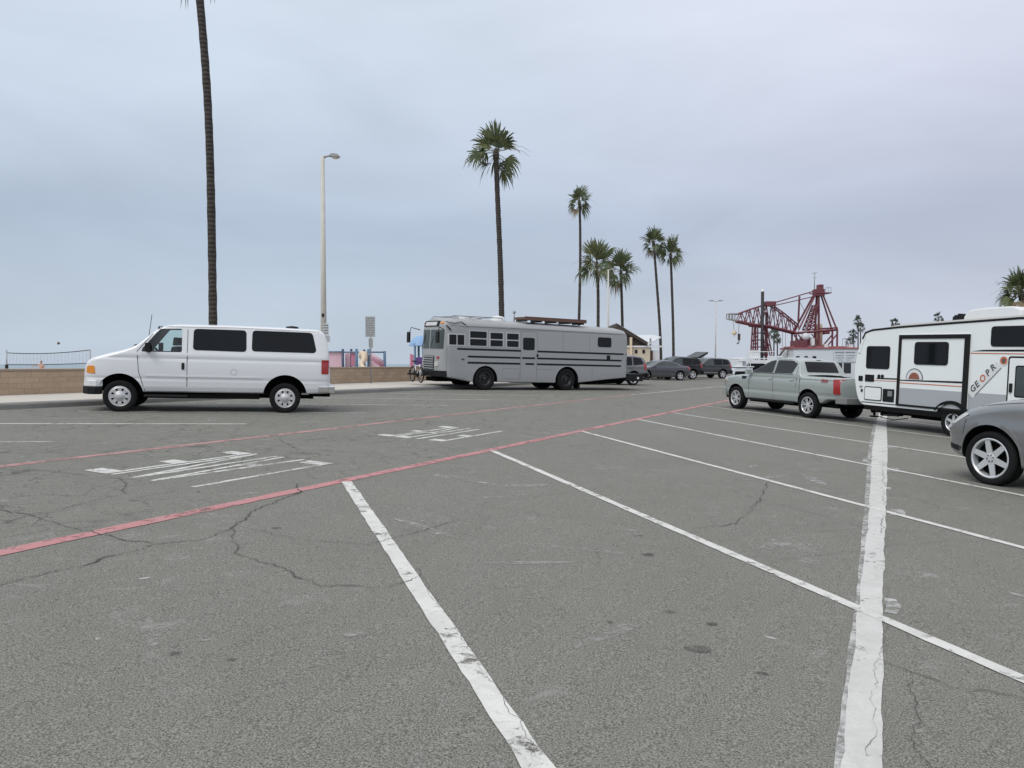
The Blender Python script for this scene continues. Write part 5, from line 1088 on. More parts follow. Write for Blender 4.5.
# ------------------------------------------------------------------ palms
def palm(name, label, x, y, base_z, h, crown_r, bend, r0=.24, r1=.15, leaves=34, seed=1, near=True, lit=.25, group='fan palms along the beach', skirt=.5, nseg=16):
    """h: trunk height above base; bend: list of (t, dx, dy) offsets of the trunk line"""
    t = thing(name, label, 'palm tree', at(x, y, base_z), group); rng = random.Random(seed)
    n = 44 if near else 12; pts = []; rs = []
    for i in range(n + 1):
        q = i / n; dx = interp([(b[0], b[1]) for b in bend], q, .15); dy = interp([(b[0], b[2]) for b in bend], q, .15)
        pts.append(Vector((dx, dy, h * q))); rs.append((r0 + (r1 - r0) * q + .10 * math.exp(-q * h / .8)) * (1 + (.035 * ((i % 2) * 2 - 1) if near else 0) + rng.uniform(-.03, .03)))
    mb = MB(); mb.tube(pts, rs, 12 if near else 8); mb.build('trunk', M['trunk'], t)
    top = pts[-1]; mb = MB()
    # boot of old leaf bases
    mb.tube([top - Vector((0, 0, .55)), top - Vector((0, 0, .2)), top + Vector((0, 0, .25))], [r1 * 1.05, r1 * 1.45, r1 * .7], 9, 3)
    for k in range(leaves):
        f = (k + .5) / leaves; az = k * 2.39996 + rng.uniform(-.6, .6)
        el = rad(86) - f ** .9 * rad(136) + rng.uniform(-.25, .25); up_ = max(0, math.sin(el))
        sc = (1.0 + .48 * up_) * rng.uniform(.82, 1.12)
        pl = crown_r * (rng.uniform(.06, .40) if f < .45 else rng.uniform(.30, .56)) * sc; droop = .12 + .75 * (1 - up_) * rng.uniform(.5, 1.2)
        d0 = Vector((math.cos(az) * math.cos(el), math.sin(az) * math.cos(el), math.sin(el)))
        a = top + Vector((0, 0, .15 - .35 * f)); p = a; dirv = d0.copy(); P = [a]
        for j in range(4):
            dirv = (dirv - Vector((0, 0, .10 * (1 - up_ * .8)))).normalized(); p = p + dirv * pl / 4; P.append(p)
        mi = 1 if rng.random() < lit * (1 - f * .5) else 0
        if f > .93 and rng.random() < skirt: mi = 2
        mb.tube(P, [.026, .020, .016, .014, .012], 4, mi, False)
        side = dirv.cross(Vector((0, 0, 1))); side = side.normalized() if side.length > .05 else Vector((math.sin(az), -math.cos(az), 0)); nrm = side.cross(dirv).normalized()
        roll = rng.uniform(.35, 1.25) * rng.choice((-1, 1)); side = (side * math.cos(roll) + nrm * math.sin(roll)); nrm = side.cross(dirv).normalized()
        bl = crown_r * rng.uniform(.54, .70) * sc; tip = P[-1]; spread = rad(rng.uniform(62, 95)); cup = rng.uniform(.3, 1.0)
        for s in range(nseg):
            th = (s + .5) / nseg * 2 - 1 + rng.uniform(-.04, .04); ang = th * spread; u = (dirv * math.cos(ang) + side * math.sin(ang) + nrm * cup * abs(th)).normalized(); L = bl * (.62 + .38 * math.cos(ang)) * rng.uniform(.72, 1.12)
            w = bl * (.038 if nseg > 12 else .10); v = nrm.cross(u).normalized()
            q0 = tip; q1 = tip + u * L * .5 - Vector((0, 0, .02)); q2 = tip + u * L * .78 - Vector((0, 0, droop * .22 * L)); q3 = tip + u * L * .94 - Vector((0, 0, droop * .65 * L)) + Vector((rng.uniform(-.04, .04), rng.uniform(-.04, .04), 0))
            ww = (w * .2, w, w * .62, w * .05); tw = nrm * w * .45; vs = []
            for q, wd in zip((q0, q1, q2, q3), ww): vs += [q - v * wd + tw * (wd / w), q + v * wd + tw * (wd / w) * -.3]
            mb.add(vs, [(0, 1, 3, 2), (2, 3, 5, 4), (4, 5, 7, 6)], mi)
    # a few thin flower stalks hanging out of the crown
    for k in range(3 if near else 0):
        az = rng.uniform(0, 2*PI); d = Vector((math.cos(az), math.sin(az), 0)); P = [top, top + d * crown_r * .5 + Vector((0, 0, .35)), top + d * crown_r * .95 + Vector((0, 0, .2)), top + d * crown_r * 1.25 - Vector((0, 0, .15))]
        mb.tube(P, [.018, .014, .01, .006], 4, 2, False)
    mb.build('crown', [M['leaf'], M['leaf_pale'], M['leaf_dry'], M['trunk']] if near else [M['far_leaf']] * 4, t, fix=False)
    return t
def pxpt(px, y): return (px - 512) / 769 * y
def upz(py, y): return EYE + (364 - py) / 769 * y
def palm_px(name, label, pts, y, crown_w, base_z, **k):
    """pts: measured trunk centre line (px,py) top to bottom at depth y, turned into a real trunk of that height"""
    top, bot = pts[0], pts[-1]; h = upz(top[1], y) - base_z; xb = pxpt(bot[0], y); bend = sorted([((upz(q[1], y) - base_z) / h, pxpt(q[0], y) - xb, 0.0) for q in pts] + [(0, 0, 0)])
    return palm(name, label, xb, y, base_z, h, crown_w / 2, bend, **k)
palm_px('fan_palm', 'tall bare palm trunk rising behind the white van, its crown above the frame', [(197.5, -73), (203, 0), (206, 30), (209, 62), (211.5, 110), (213, 200), (213.5, 270), (213.5, 325)], 29.2, 4.0, .6, r0=.155, r1=.14, leaves=30, seed=11)
palm_px('fan_palm', 'tall fan palm standing alone behind the roof of the grey bus', [(496, 154), (498, 210), (500.5, 260), (502, 330)], 49, 3.7, .6, r0=.19, r1=.15, leaves=22, seed=5)
palm_px('fan_palm', 'thin high fan palm, small round crown above the two bushy ones', [(579, 203), (580, 230), (580, 280), (578.5, 330)], 92, 3.2, .6, r0=.18, r1=.14, leaves=22, seed=23)
palm_px('fan_palm', 'bushy light green fan palm with loose drooping leaves behind the bus tail', [(596.5, 264), (598, 290), (598, 330)], 81, 4.3, .6, r0=.18, r1=.15, leaves=24, seed=31, lit=.6, skirt=.7)
palm_px('fan_palm', 'bushy fan palm with a dense broad crown beside a thin lamp pole', [(620.5, 272), (621.5, 300), (622.5, 335)], 84, 4.0, .6, r0=.17, r1=.14, leaves=26, seed=37, lit=.4)
palm_px('fan_palm', 'slim leaning fan palm, taller left one of a close pair', [(653, 243), (656, 280), (660, 330), (661, 360)], 92, 3.5, .6, r0=.17, r1=.14, leaves=23, seed=41, lit=.3)
palm_px('fan_palm', 'slim fan palm, shorter right one of the close pair near the building', [(670, 255), (671.5, 290), (673, 330), (673.5, 362)], 92, 3.5, .6, r0=.17, r1=.14, leaves=22, seed=43, lit=.3)
palm_px('fan_palm', 'green fan palm rising over the air conditioner of the trailer', [(1020, 293), (1022, 330), (1022, 372)], 60, 3.7, -.35, r0=.19, r1=.16, leaves=36, seed=47, lit=.45)
for i, (px, py, y) in enumerate([(857.5, 321, 330), (860, 328, 345), (853, 333.5, 320), (850, 341.5, 300), (895, 323, 340), (937.5, 317.5, 330), (773.5, 333.5, 300), (777, 338.5, 310)]):
    palm_px('fan_palm', ['tiny far palm, tallest of the clump just left of the trailer nose', 'tiny far palm, second tallest in the clump at the trailer nose', 'tiny far palm, third tallest in the clump at the trailer nose', 'tiny far palm, shortest and leftmost of the clump at the trailer nose', 'lone tiny far palm over the front part of the trailer roof', 'lone tiny far palm above the trailer roof just left of its air conditioner', 'tiny far palm under the crane boom, left and taller one of two', 'tiny far palm under the crane boom, right and shorter one of two'][i], [(px, py), (px + .4, 372)], y, 4.6, -1.0, r0=.30, r1=.24, leaves=14, seed=100 + i, near=False, nseg=9, group='distant palms on the far shore')

# ------------------------------------------------------------------ lamp poles and signs
def cobra_lamp(name, label, x, y, z0, top_z, arm, r0, group):
    t = thing(name, label, 'street lamp', at(x, y, z0), group); h = top_z - z0
    mb = MB(); mb.lathe([(.19, 0), (.19, .35), (r0 * 1.15, .42)], 'z', n=16); mb.tube([(0, 0, .3), (0, 0, h)], [r0, r0 * .62], 14); mb.build('pole', M['pole'], t)
    mb = MB(); mb.tube([(0, 0, h - .05), (arm * .35, 0, h + .02), (arm * .6, 0, h + .0)], [.05, .04, .035], 8); mb.build('arm', M['galv'], t)
    mb = MB(); mb.prism(rpoly([(arm * .45, h + .05), (arm * .6, h + .13), (arm * .95, h + .09), (arm * 1.12, h - .01), (arm * .98, h - .06), (arm * .6, h - .05)], .05), -.13, .13, 'y'); hd = mb.build('lamp_head', M['galv'], t, bevel=.03)
    mb = MB(); mb.ball((arm * .82, 0, h - .06), .11, 12, 8, 0, (1.3, .9, .5)); mb.build('lens', M['clear_lens'], hd)
    mb = MB(); mb.box((0, -r0 * .8, 2.75), (.09, .06, .13)); mb.build('hand_box', M['black'], t)
    return t
px_y = 30.6
cobra_lamp('street_lamp', 'tall concrete street lamp with cobra head just right of the white van', pxpt(324, px_y), px_y, gz(pxpt(324, px_y), px_y) + .14, upz(158, px_y), .62, .125, 'street lamps by the beach')
yy = 78; cobra_lamp('street_lamp', 'far thin street lamp pole between the two bushy fan palms', pxpt(608, yy), yy, .6, upz(270, yy), .7, .11, 'street lamps by the beach')
yy = 100; t = thing('twin_lamp_post', 'slender grey twin arm lamp post far beyond the parked cars', 'street lamp', at(pxpt(715.3, yy), yy, .6)); h = upz(301, yy) - .6
mb = MB(); mb.tube([(0, 0, 0), (0, 0, h)], [.11, .06], 12); mb.build('pole', M['pole'], t)  # paler material here puts distance haze into the pole's colour
for s in (-1, 1):
    mb = MB(); mb.tube([(0, 0, h - .1), (s * .45, 0, h)], .04, 6); mb.build('arm', M['galv'], t)
    mb = MB(); mb.prism(rpoly([(s*.35, h - .05), (s*.9, h - .03), (s*.92, h + .05), (s*.4, h + .1)], .02), -.14, .14, 'y'); mb.build('lamp_head', M['galv'], t)
def sign_rows(parent, w, z0, z1, rows, y, seed, mat='ink_soft'):
    rng = random.Random(seed); mb = MB()
    for i in range(rows):
        z = z1 - (i + .5) * (z1 - z0) / rows; x = -w * .42
        while x < w * .36:
            L = rng.uniform(.05, .16) * w * 1.6; L = min(L, w * .42 - x); mb.box((x + L / 2, y, z), (L, .004, (z1 - z0) / rows * .42)); x += L + w * .07
    o = mb.build('sign_text', M[mat], parent)
# beach rules board on its own post
yy = 33; x = pxpt(370.8, yy); zb = gz(x, yy) + .14
t = thing('notice_sign', 'large grey notice board above a small plate on a post by the wall', 'sign', Matrix.Translation((x, yy, zb)) @ Matrix.Rotation(rad(-14), 4, 'Z'))
zz = lambda py: upz(py, yy) - zb
mb = MB(); mb.tube([(0, 0, 0), (0, 0, zz(318))], .03, 8); mb.build('post', M['galv'], t)
mb = MB(); mb.box((0, -.04, (zz(316.5) + zz(337)) / 2), (.45, .02, zz(316.5) - zz(337))); p = mb.build('sign_panel', M['sign_back'], t, bevel=.01); sign_rows(p, .45, zz(336), zz(317.5), 8, -.053, 3)
mb = MB(); mb.box((.03, -.04, (zz(338.2) + zz(348)) / 2), (.19, .02, zz(338.2) - zz(348))); p = mb.build('small_panel', M['sign_back'], t, bevel=.006); sign_rows(p, .17, zz(347), zz(339), 4, -.053, 4)
# two plates strapped to the street lamp
yy = 30.35
for lab, px, w, p0, p1, rows, sd_ in (('upper white plate with dark lettering strapped to the tall street lamp', 326.3, .21, 323.5, 335.2, 4, 5), ('lower white plate with a pale face strapped to the tall street lamp', 327.8, .20, 335.6, 342.2, 3, 6)):
    x = pxpt(px, yy); z0 = upz(p1, yy); t = thing('plate_sign', lab, 'sign', Matrix.Translation((x, yy, z0)) @ Matrix.Rotation(rad(24), 4, 'Z'), 'plates on the street lamp'); hh = upz(p0, yy) - z0
    mb = MB(); mb.box((0, 0, hh / 2), (w, .012, hh)); p = mb.build('sign_panel', M['sign_white'], t, bevel=.004); sign_rows(p, w, hh * .08, hh * .95, rows, -.009, sd_, 'ink' if rows == 4 else 'ink_soft')
    mb = MB(); mb.box((-.03, .05, hh * .5), (.05, .1, .04)); mb.build('bracket', M['galv'], t)

# ------------------------------------------------------------------ volleyball net, player and ball on the beach
yy = 67; zb = beach_z(RX * -44 + RY * yy) - .02
A = Vector((pxpt(6.8, yy), yy, zb)); B = Vector((pxpt(90.3, yy - 2.5), yy - 2.5, zb))
t = thing('volleyball_net', 'long volleyball net with dark tapes strung between two posts on the sand', 'net', at(*A)); d = B - A
zt = upz(352.8, yy) - zb; zl = upz(364.6, yy) - zb
for k, p in ((0, Vector((0, 0, 0))), (1, d)):
    mb = MB(); mb.tube([p, p + Vector((0, 0, (upz(350.0, yy) - zb)))], .06, 10); po = mb.build('post', M['galv'], t)
    if k == 0: mb = MB(); mb.lathe([(.11, .1), (.13, .2), (.13, zl - .02), (.1, zl)], 'z', p, 14); mb.build('pad', M['black'], po)
def tape(z0, z1, sag, name, h):
    mb = MB(); P = [d * (i / 24) + Vector((0, 0, z0 + (z1 - z0) * i / 24 - sag * 4 * (i / 24) * (1 - i / 24))) for i in range(25)]
    for p, q in zip(P, P[1:]): mb.add([p + Vector((0, -.01, -h)), q + Vector((0, -.01, -h)), q + Vector((0, -.01, h)), p + Vector((0, -.01, h)), p + Vector((0, .01, -h)), q + Vector((0, .01, -h)), q + Vector((0, .01, h)), p + Vector((0, .01, h))], [(0,1,2,3), (7,6,5,4), (3,2,6,7), (0,4,5,1)])
    mb.build(name, M['net'], t); return P
d0 = d.copy(); P1 = tape(zt, zt + .20, .17, 'top_tape', .035); P2 = tape(zl, zl + .12, .05, 'bottom_tape', .035)
mb = MB()
for i in range(0, 25): mb.bar(P1[i], P2[i], .006)
for j in range(1, 9):
    for i in range(24): mb.bar(P1[i].lerp(P2[i], j / 9), P1[i+1].lerp(P2[i+1], j / 9), .005)
mb.build('net_mesh', M['net'], t)
mb = MB(); mb.ball((0, 0, 0), .115, 16, 12); o = mb.build('volleyball', M['ball']); o.location = (pxpt(59, yy), yy, upz(343.3, yy)); tag(o, 'small dark ball in the air above the net', 'ball')
def person():
    yy = 62; x = pxpt(41.5, yy); z0 = beach_z(RX * x + RY * yy); H = upz(361.2, yy) - z0
    t = thing('person', 'bare shouldered person behind the low wall at the net, arms out', 'person', at(x, yy, z0)); k = H / 1.75
    J = {'p': (0, 0, .95), 'w': (0, 0, 1.10), 'c': (0, .01, 1.32), 'n': (0, .0, 1.47), 'h': (0, -.02, 1.56), 'lh': (.09, 0, .92), 'lk': (.13, -.04, .50), 'la': (.14, .02, .08), 'lt': (.15, -.14, .03), 'rh': (-.09, 0, .92), 'rk': (-.15, -.05, .50), 'ra': (-.16, .02, .08), 'rt': (-.17, -.14, .03),
         'ls': (.18, 0, 1.40), 'le': (.34, -.08, 1.22), 'lw': (.42, -.25, 1.30), 'lf': (.44, -.33, 1.33), 'rs': (-.18, 0, 1.40), 're': (-.42, -.03, 1.36), 'rw': (-.60, -.16, 1.30), 'rf': (-.66, -.22, 1.29)}
    R = {'p': .15, 'w': .135, 'c': .155, 'n': .06, 'h': .055, 'lh': .09, 'lk': .062, 'la': .042, 'lt': .032, 'rh': .09, 'rk': .062, 'ra': .042, 'rt': .032, 'ls': .065, 'le': .043, 'lw': .03, 'lf': .026, 'rs': .065, 're': .043, 'rw': .03, 'rf': .026}
    E = [('p', 'w'), ('w', 'c'), ('c', 'n'), ('n', 'h'), ('p', 'lh'), ('lh', 'lk'), ('lk', 'la'), ('la', 'lt'), ('p', 'rh'), ('rh', 'rk'), ('rk', 'ra'), ('ra', 'rt'), ('c', 'ls'), ('ls', 'le'), ('le', 'lw'), ('lw', 'lf'), ('c', 'rs'), ('rs', 're'), ('re', 'rw'), ('rw', 'rf')]
    for sd_, s in (('l', 1), ('r', -1)):
        f = Vector(J[sd_ + 'f']); w = Vector(J[sd_ + 'w']); dr = (f - w).normalized(); up = Vector((0, 0, 1))
        for i, o_ in enumerate((-.03, -.01, .01, .03)):
            n1, n2 = sd_ + 'g%d' % i, sd_ + 'j%d' % i; J[n1] = f + up * o_ + dr * .03; J[n2] = f + up * o_ * 1.2 + dr * (.085 - .012 * abs(i - 1.5)) - Vector((0, .0, .01)); R[n1] = .010; R[n2] = .008; E += [(sd_ + 'f', n1), (n1, n2)]
        J[sd_ + 'm'] = w + dr * .04 + up * .05; R[sd_ + 'm'] = .010; E.append((sd_ + 'w', sd_ + 'm'))
    ks = list(J); me = bpy.data.meshes.new('body'); me.from_pydata([tuple(Vector(J[q]) * k) for q in ks], [(ks.index(a), ks.index(b)) for a, b in E], [])
    o = bpy.data.objects.new('body', me); COL.objects.link(o); o.modifiers.new('s', 'SKIN'); ly = me.skin_vertices[0].data if me.skin_vertices else None
    if ly is None: me.attributes; 
    for i, q in enumerate(ks):
        ly[i].radius = (R[q] * k, R[q] * k)
    ly[0].use_root = True; ss = o.modifiers.new('u', 'SUBSURF'); ss.levels = ss.render_levels = 1
    dg = bpy.context.evaluated_depsgraph_get(); dg.update(); m2 = bpy.data.meshes.new_from_object(o.evaluated_get(dg)); o.modifiers.clear(); o.data = m2; m2.materials.append(M['skin']); m2.shade_smooth(); o.parent = t
    mb = MB(); c = Vector((0, -.03, 1.65)) * k
    mb.ball(c, .115 * k, 18, 14, 0, (.78, .92, 1.05)); mb.ball(c + Vector((0, -.105, -.01)) * k, .02 * k, 8, 6, 0, (.7, 1, 1.3)); mb.ball(c + Vector((.09, .01, 0)) * k, .025 * k, 8, 6, 0, (.4, .8, 1.2)); mb.ball(c + Vector((-.09, .01, 0)) * k, .025 * k, 8, 6, 0, (.4, .8, 1.2))
    for s in (1, -1): mb.ball(c + Vector((s*.035, -.095, .015)) * k, .012 * k, 8, 6, 1)
    mb.box(c + Vector((0, -.098, -.05)) * k, (.045 * k, .012, .01), 1)
    mb.build('head', [M['skin'], M['hair']], t)
    mb = MB(); mb.ball(c + Vector((0, .022, .03)) * k, .122 * k, 16, 10, 0, (.80, .88, .95)); mb.build('hair', M['hair'], t)
    mb = MB(); mb.lathe([(.165, 1.03), (.175, .95), (.18, .88)], 'z', n=20); 
    for s in (1, -1): mb.tube([(s*.09, 0, .93), (s*.12, -.03, .55)], [.12, .115], 14)
    for v in mb.v: v *= k
    mb.build('shorts', M['shorts'], t)
person()

# ------------------------------------------------------------------ crane barge in the harbour
CY = 120.0
def crane_barge():
    x0 = pxpt(800, CY) - .2; t = thing('crane_barge', 'dark red lattice derrick crane on a barge with a white deckhouse and black piles', 'crane barge', at(x0, CY, -2.8))
    def p(px, py, dy=0): return Vector((pxpt(px, CY) - x0 - .2, dy, upz(py, CY) + 2.8))
    G = 6.41                      # pixels per metre here
    mb = MB(); za, zb = 0, 2.2
    mb.prism([(-13, -.6), (-12, zb), (9.5, zb), (10, -.6)], -5, 5, 'y'); mb.build('hull', M['hull'], t)
    # white deckhouse with door and window openings, red roof deck
    a, b = p(786, 366), p(849, 349.5); dh = MB(); dh.box(((a.x + b.x) / 2, -1.0, (2.2 + b.z) / 2), (b.x - a.x, 5.5, b.z - 2.2)); dk_ = dh.build('deckhouse', M['barge_white'], t)
    mb = MB(); mb.box(((a.x + b.x) / 2, -1.0, b.z + .12), (b.x - a.x + .3, 5.8, .24)); mb.build('roof', M['crane_red2'], dk_)
    for px0, px1 in ((829.5, 833), (834.5, 841.5)):
        q0, q1 = p(px0, 373), p(px1, 363); mb = MB(); mb.box(((q0.x + q1.x) / 2, -3.76, (q0.z + q1.z) / 2), (q1.x - q0.x, .06, q1.z - q0.z)); mb.build('door', M['dark_metal'], dk_)
    for px0 in (790, 798, 806):
        q0 = p(px0, 358); mb = MB(); mb.box((q0.x, -3.76, q0.z), (.55, .06, .5)); mb.build('window', M['glass_dark'], dk_)
    q0, q1 = p(824.5, 362), p(846.5, 351); sg = MB(); sg.box(((q0.x + q1.x) / 2, -3.82, (q0.z + q1.z) / 2), (q1.x - q0.x, .08, q1.z - q0.z)); sgo = sg.build('sign_board', M['sign_white'], t)
    rng = random.Random(4); mb = MB(); wd = q1.x - q0.x
    for z, h, segs in ((q1.z - .28, .20, ((.06, .45), (.52, .95))), (q1.z - .75, .10, ((.10, .42), (.55, .9))), (q1.z - 1.1, .10, ((.10, .46), (.56, .86))), (q1.z - 1.42, .08, ((.2, .4), (.56, .74)))):
        for s0, s1 in segs:
            x = q0.x + wd * s0
            while x < q0.x + wd * s1: L = rng.uniform(.12, .22); mb.box((x + L / 2, -3.87, z), (L, .02, h)); x += L + .05
    mb.build('sign_text', M['ink_soft'], sgo)
    # machinery house and deck clutter
    for nm, pxa, pxb, pya, pyb, mk, dy, dp in (('winch_house', 791, 801, 349, 341, 'crane_red', -1.5, 3), ('winch_house', 789, 845, 349.5, 346.5, 'crane_red2', 0, 4), ('winch', 803, 812, 346, 338, 'crane_red', 0, 2.5), ('cabinet', 806, 809, 346, 339, 'barge_white', -2.4, .6), ('cabinet', 818, 821, 348, 344.5, 'barge_white', -2.8, .6), ('cabinet', 842, 846, 349, 345, 'barge_white', -2.5, 1.0), ('crate', 850, 857.5, 359, 350, 'rust', 0, 2), ('cabinet', 780, 785, 357, 350, 'barge_white', -1, 1.0)):
        q0, q1 = p(pxa, pya), p(pxb, pyb); mb = MB(); mb.box(((q0.x + q1.x) / 2, dy, (q0.z + q1.z) / 2), (q1.x - q0.x, dp, q1.z - q0.z)); mb.build(nm, M[mk], t, bevel=.05)
    q0 = p(822.5, 348); mb = MB(); mb.lathe([(.0001, 0), (.5, 0), (.5, 3.4), (.42, 3.8), (.0001, 3.9)], 'z', q0 + Vector((0, 1, 0)), 18); mb.build('tank', M['cream'], t)
    q0 = p(803, 337); mb = MB(); mb.lathe([(.0001, -.3), (.55, -.3), (.55, .3), (.0001, .3)], 'y', q0 + Vector((0, -1.4, 0)), 18); mb.build('drum', M['barge_white'], t)
    for k, (pxa, pya, pxb, pyb) in enumerate(((842, 343, 850, 343), (838, 339, 847, 339))):
        mb = MB(); mb.bar(p(pxa, pya, -2), p(pxb, pyb, -2), .06)
        for q in (pxa, (pxa + pxb) / 2, pxb): mb.bar(p(q, pya, -2), p(q, 349, -2), .05)
        mb.build('railing', M['galv'], t)
    # A-frame: front and back legs meet in one head
    def leg(nm, a_, b_, w, mk='crane_red'): mb = MB(); mb.bar(a_, b_, w * .62); mb.build(nm, M[mk], t)
    for dy in (-.9, .9):
        h_ = .35 * (1 if dy > 0 else -1)
        leg('leg', p(815.5, 294, h_), p(797.5, 330, dy), .34); leg('leg', p(818.2, 294, h_), p(817.5, 347, dy), .42); leg('leg', p(822, 294, h_), p(835.3, 330, dy), .32)
        leg('post', p(795, 333, dy), p(795, 347, dy), .34); leg('post', p(835.6, 329, dy), p(835.6, 347, dy), .36)
        leg('girder', p(794, 333.5, dy), p(836, 330, dy), .42); leg('girder', p(818, 329, dy), p(836, 328, dy), .25)
        leg('brace', p(797, 335, dy), p(803, 342, dy), .25); leg('brace', p(826, 346, dy), p(835, 335, dy), .28); leg('brace', p(810, 334, dy), p(818, 344, dy), .2); leg('brace', p(822, 333, dy), p(828, 333, dy), .5)
    # inner ladder truss beside the left leg
    mb = MB()
    for dy in (-.9, .9):
        mb.bar(p(814.5, 305, dy * .6), p(805.5, 330, dy), .16); mb.bar(p(817, 305, dy * .6), p(813, 330, dy), .16)
        for k in range(6):
            f0, f1 = k / 6, (k + 1) / 6; A = lambda f: p(814.5, 305, dy).lerp(p(805.5, 330, dy), f); B = lambda f: p(817, 305, dy).lerp(p(813, 330, dy), f); mb.bar(A(f0), B(f1), .10); mb.bar(B(f0), A(f1), .10); mb.bar(A(f1), B(f1), .12)
    mb.build('ladder_truss', M['crane_red'], t)
    mb = MB(); q0, q1 = p(814.5, 296.5), p(823.5, 289.5); mb.box(((q0.x + q1.x) / 2, 0, (q0.z + q1.z) / 2), (q1.x - q0.x, 1.5, q1.z - q0.z)); q0, q1 = p(816.8, 290), p(823.8, 285); mb.box(((q0.x + q1.x) / 2, 0, (q0.z + q1.z) / 2), (q1.x - q0.x - .35, 1.1, q1.z - q0.z)); mb.build('head', M['crane_red'], t, bevel=.06)
    mb = MB(); mb.bar(p(811.5, 293.5, -.8), p(829.5, 293.5, -.8), .12); mb.bar(p(811.5, 293.5, .8), p(829.5, 293.5, .8), .12); mb.box(p(825, 293.6), (1.6, 1.7, .08))
    mb.build('head_platform', M['crane_red'], t)
    mb = MB()
    for q in (824, 826.5, 829.3): mb.bar(p(q, 293.5, -.8), p(q, 288.3, -.8), .05)
    mb.bar(p(824, 288.3, -.8), p(829.3, 288.3, -.8), .05); mb.build('head_railing', M['galv'], t)
    mb = MB(); mb.tube([p(814.8, 290), p(814.8, 273)], .06, 6); mb.tube([p(812.5, 273.5), p(817, 273.2)], .05, 6); mb.tube([p(813.5, 278), p(816.5, 278)], .05, 6); mb.build('antenna', M['galv'], t)
    # boom: deep lattice, bottom chord a heavy girder
    bot = [(737.5, 321.5), (754, 325), (769, 326.5), (783, 330), (797, 333.5)]; topc = [(737.5, 314.5), (752, 309.2), (765.5, 305), (770.5, 304.5), (784, 314), (798, 325.5)]
    def along(P, px): return interp([(q[0], q[1]) for q in P], px)
    mb = MB(); mc = MB(); ml = MB()
    for dy in (-.6, .6):
        for P, w, q in ((bot, .29, mc), (topc, .17, mc)):
            for a_, b_ in zip(P, P[1:]): q.bar(p(a_[0], a_[1], dy), p(b_[0], b_[1], dy), w)
        xs = [737.5 + (798 - 737.5) * k / 15 for k in range(16)]
        for k in range(15):
            A0, B0 = p(xs[k], along(bot, xs[k]), dy), p(xs[k], along(topc, xs[k]), dy); A1, B1 = p(xs[k+1], along(bot, xs[k+1]), dy), p(xs[k+1], along(topc, xs[k+1]), dy)
            if k % 2 == 0: ml.bar(A0, B1, .10); 
            else: ml.bar(B0, A1, .10)
            if dy < 0: ml.bar(A1, B1, .07)
    xs = [737.5 + (798 - 737.5) * k / 10 for k in range(11)]
    for k in range(10): ml.bar(p(xs[k], along(topc, xs[k]), -.6), p(xs[k+1], along(topc, xs[k+1]), .6), .06); ml.bar(p(xs[k], along(bot, xs[k]), -.6), p(xs[k], along(bot, xs[k]), .6), .09)
    o = mc.build('boom', M['crane_red'], t); ml.build('lattice', M['crane_red'], o)
    mb = MB(); mb.box(p(769.5, 304.2), (1.6, 2.2, .7)); mb.build('boom_peak', M['crane_red'], o, bevel=.05)
    mb = MB()
    for a_, b_ in (((728.5, 314), (737.5, 314)), ((728.5, 319), (737.5, 321)), ((728.5, 314), (728.5, 319)), ((731.5, 314), (731.5, 320)), ((734.5, 314), (734.5, 320.5))): mb.bar(p(*a_, -.6), p(*b_, -.6), .12); mb.bar(p(*a_, .6), p(*b_, .6), .12)
    mb.build('tip_cage', M['galv'], o)
    # stays and falls
    for nm, a_, b_, w in (('stay', (773, 303.5), (815.5, 291), .11), ('stay', (774, 306), (813, 297), .10), ('stay', (800, 296.5), (799, 322), .22), ('stay', (801, 303), (806, 313), .05), ('fall', (740, 322), (739.5, 336), .06), ('fall', (734, 319), (735, 332), .05)):
        for dy in ((-.5, .5) if nm == 'stay' and a_[0] < 780 else (0,)): mb = MB(); mb.bar(p(*a_, dy), p(*b_, dy), w); mb.build(nm, M['crane_red'] if nm == 'stay' else M['galv'], t)
    mb = MB(); mb.box(p(740, 337), (.36, .3, 1.0)); mb.tube([p(740, 339.5), p(740, 342), p(739.2, 344), p(738.2, 343.6), p(738.2, 342.6)], .08, 8); mb.build('hook_block', M['hull'], t, bevel=.06)
    mb = MB(); mb.lathe([(.0001, -.2), (.34, -.2), (.34, .2), (.0001, .2)], 'y', p(735.2, 333), 14); mb.tube([p(735.2, 334), p(735.2, 337)], .06, 6); mb.build('auxiliary_block', M['cream'], t)
    # boom rest
    mb = MB()
    for dy in (-.5, .5):
        for a_, b_ in (((754.4, 326), (752.6, 358)), ((757.6, 326), (757.5, 358)), ((764.2, 327), (767.4, 357)), ((766.5, 327), (772.5, 357)), ((750.5, 326), (770, 328))): mb.bar(p(*a_, dy), p(*b_, dy), .17)
        for py in (333, 340, 347, 354): mb.bar(p(754, py, dy), p(766 + (py - 333) * .12, py, dy), .10); mb.bar(p(754, py, dy), p(758, py + 6, dy), .09); mb.bar(p(765.5, py, dy), p(769.5, py + 6, dy), .09)
    mb.build('boom_rest', M['crane_red'], t)
    for px, p0, p1, w, cap in ((761.3, 291.5, 372, .24, True), (769.3, 312, 372, .21, False)):
        mb = MB(); mb.tube([p(px, p0, .9 if not cap else -.9), p(px, p1 + 16, .9 if not cap else -.9)], w, 14); o = mb.build('pile', M['pile'], t)
        if cap: mb = MB(); mb.lathe([(w + .02, -.15), (w + .02, .1), (.0001, .3)], 'z', p(px, p0, -.9), 14); mb.build('cap', M['white_plastic'], o)
    leg('derrick_stay', p(775, 357, -2), p(781.5, 349, -2), .3, 'hull'); leg('derrick_stay', p(781.5, 349, -2), p(790, 348, -2), .2, 'hull')
    for q in (783.5, 786.5): leg('stay', p(q, 332, 0), p(q, 349, 0), .06)
    return t
crane_barge()

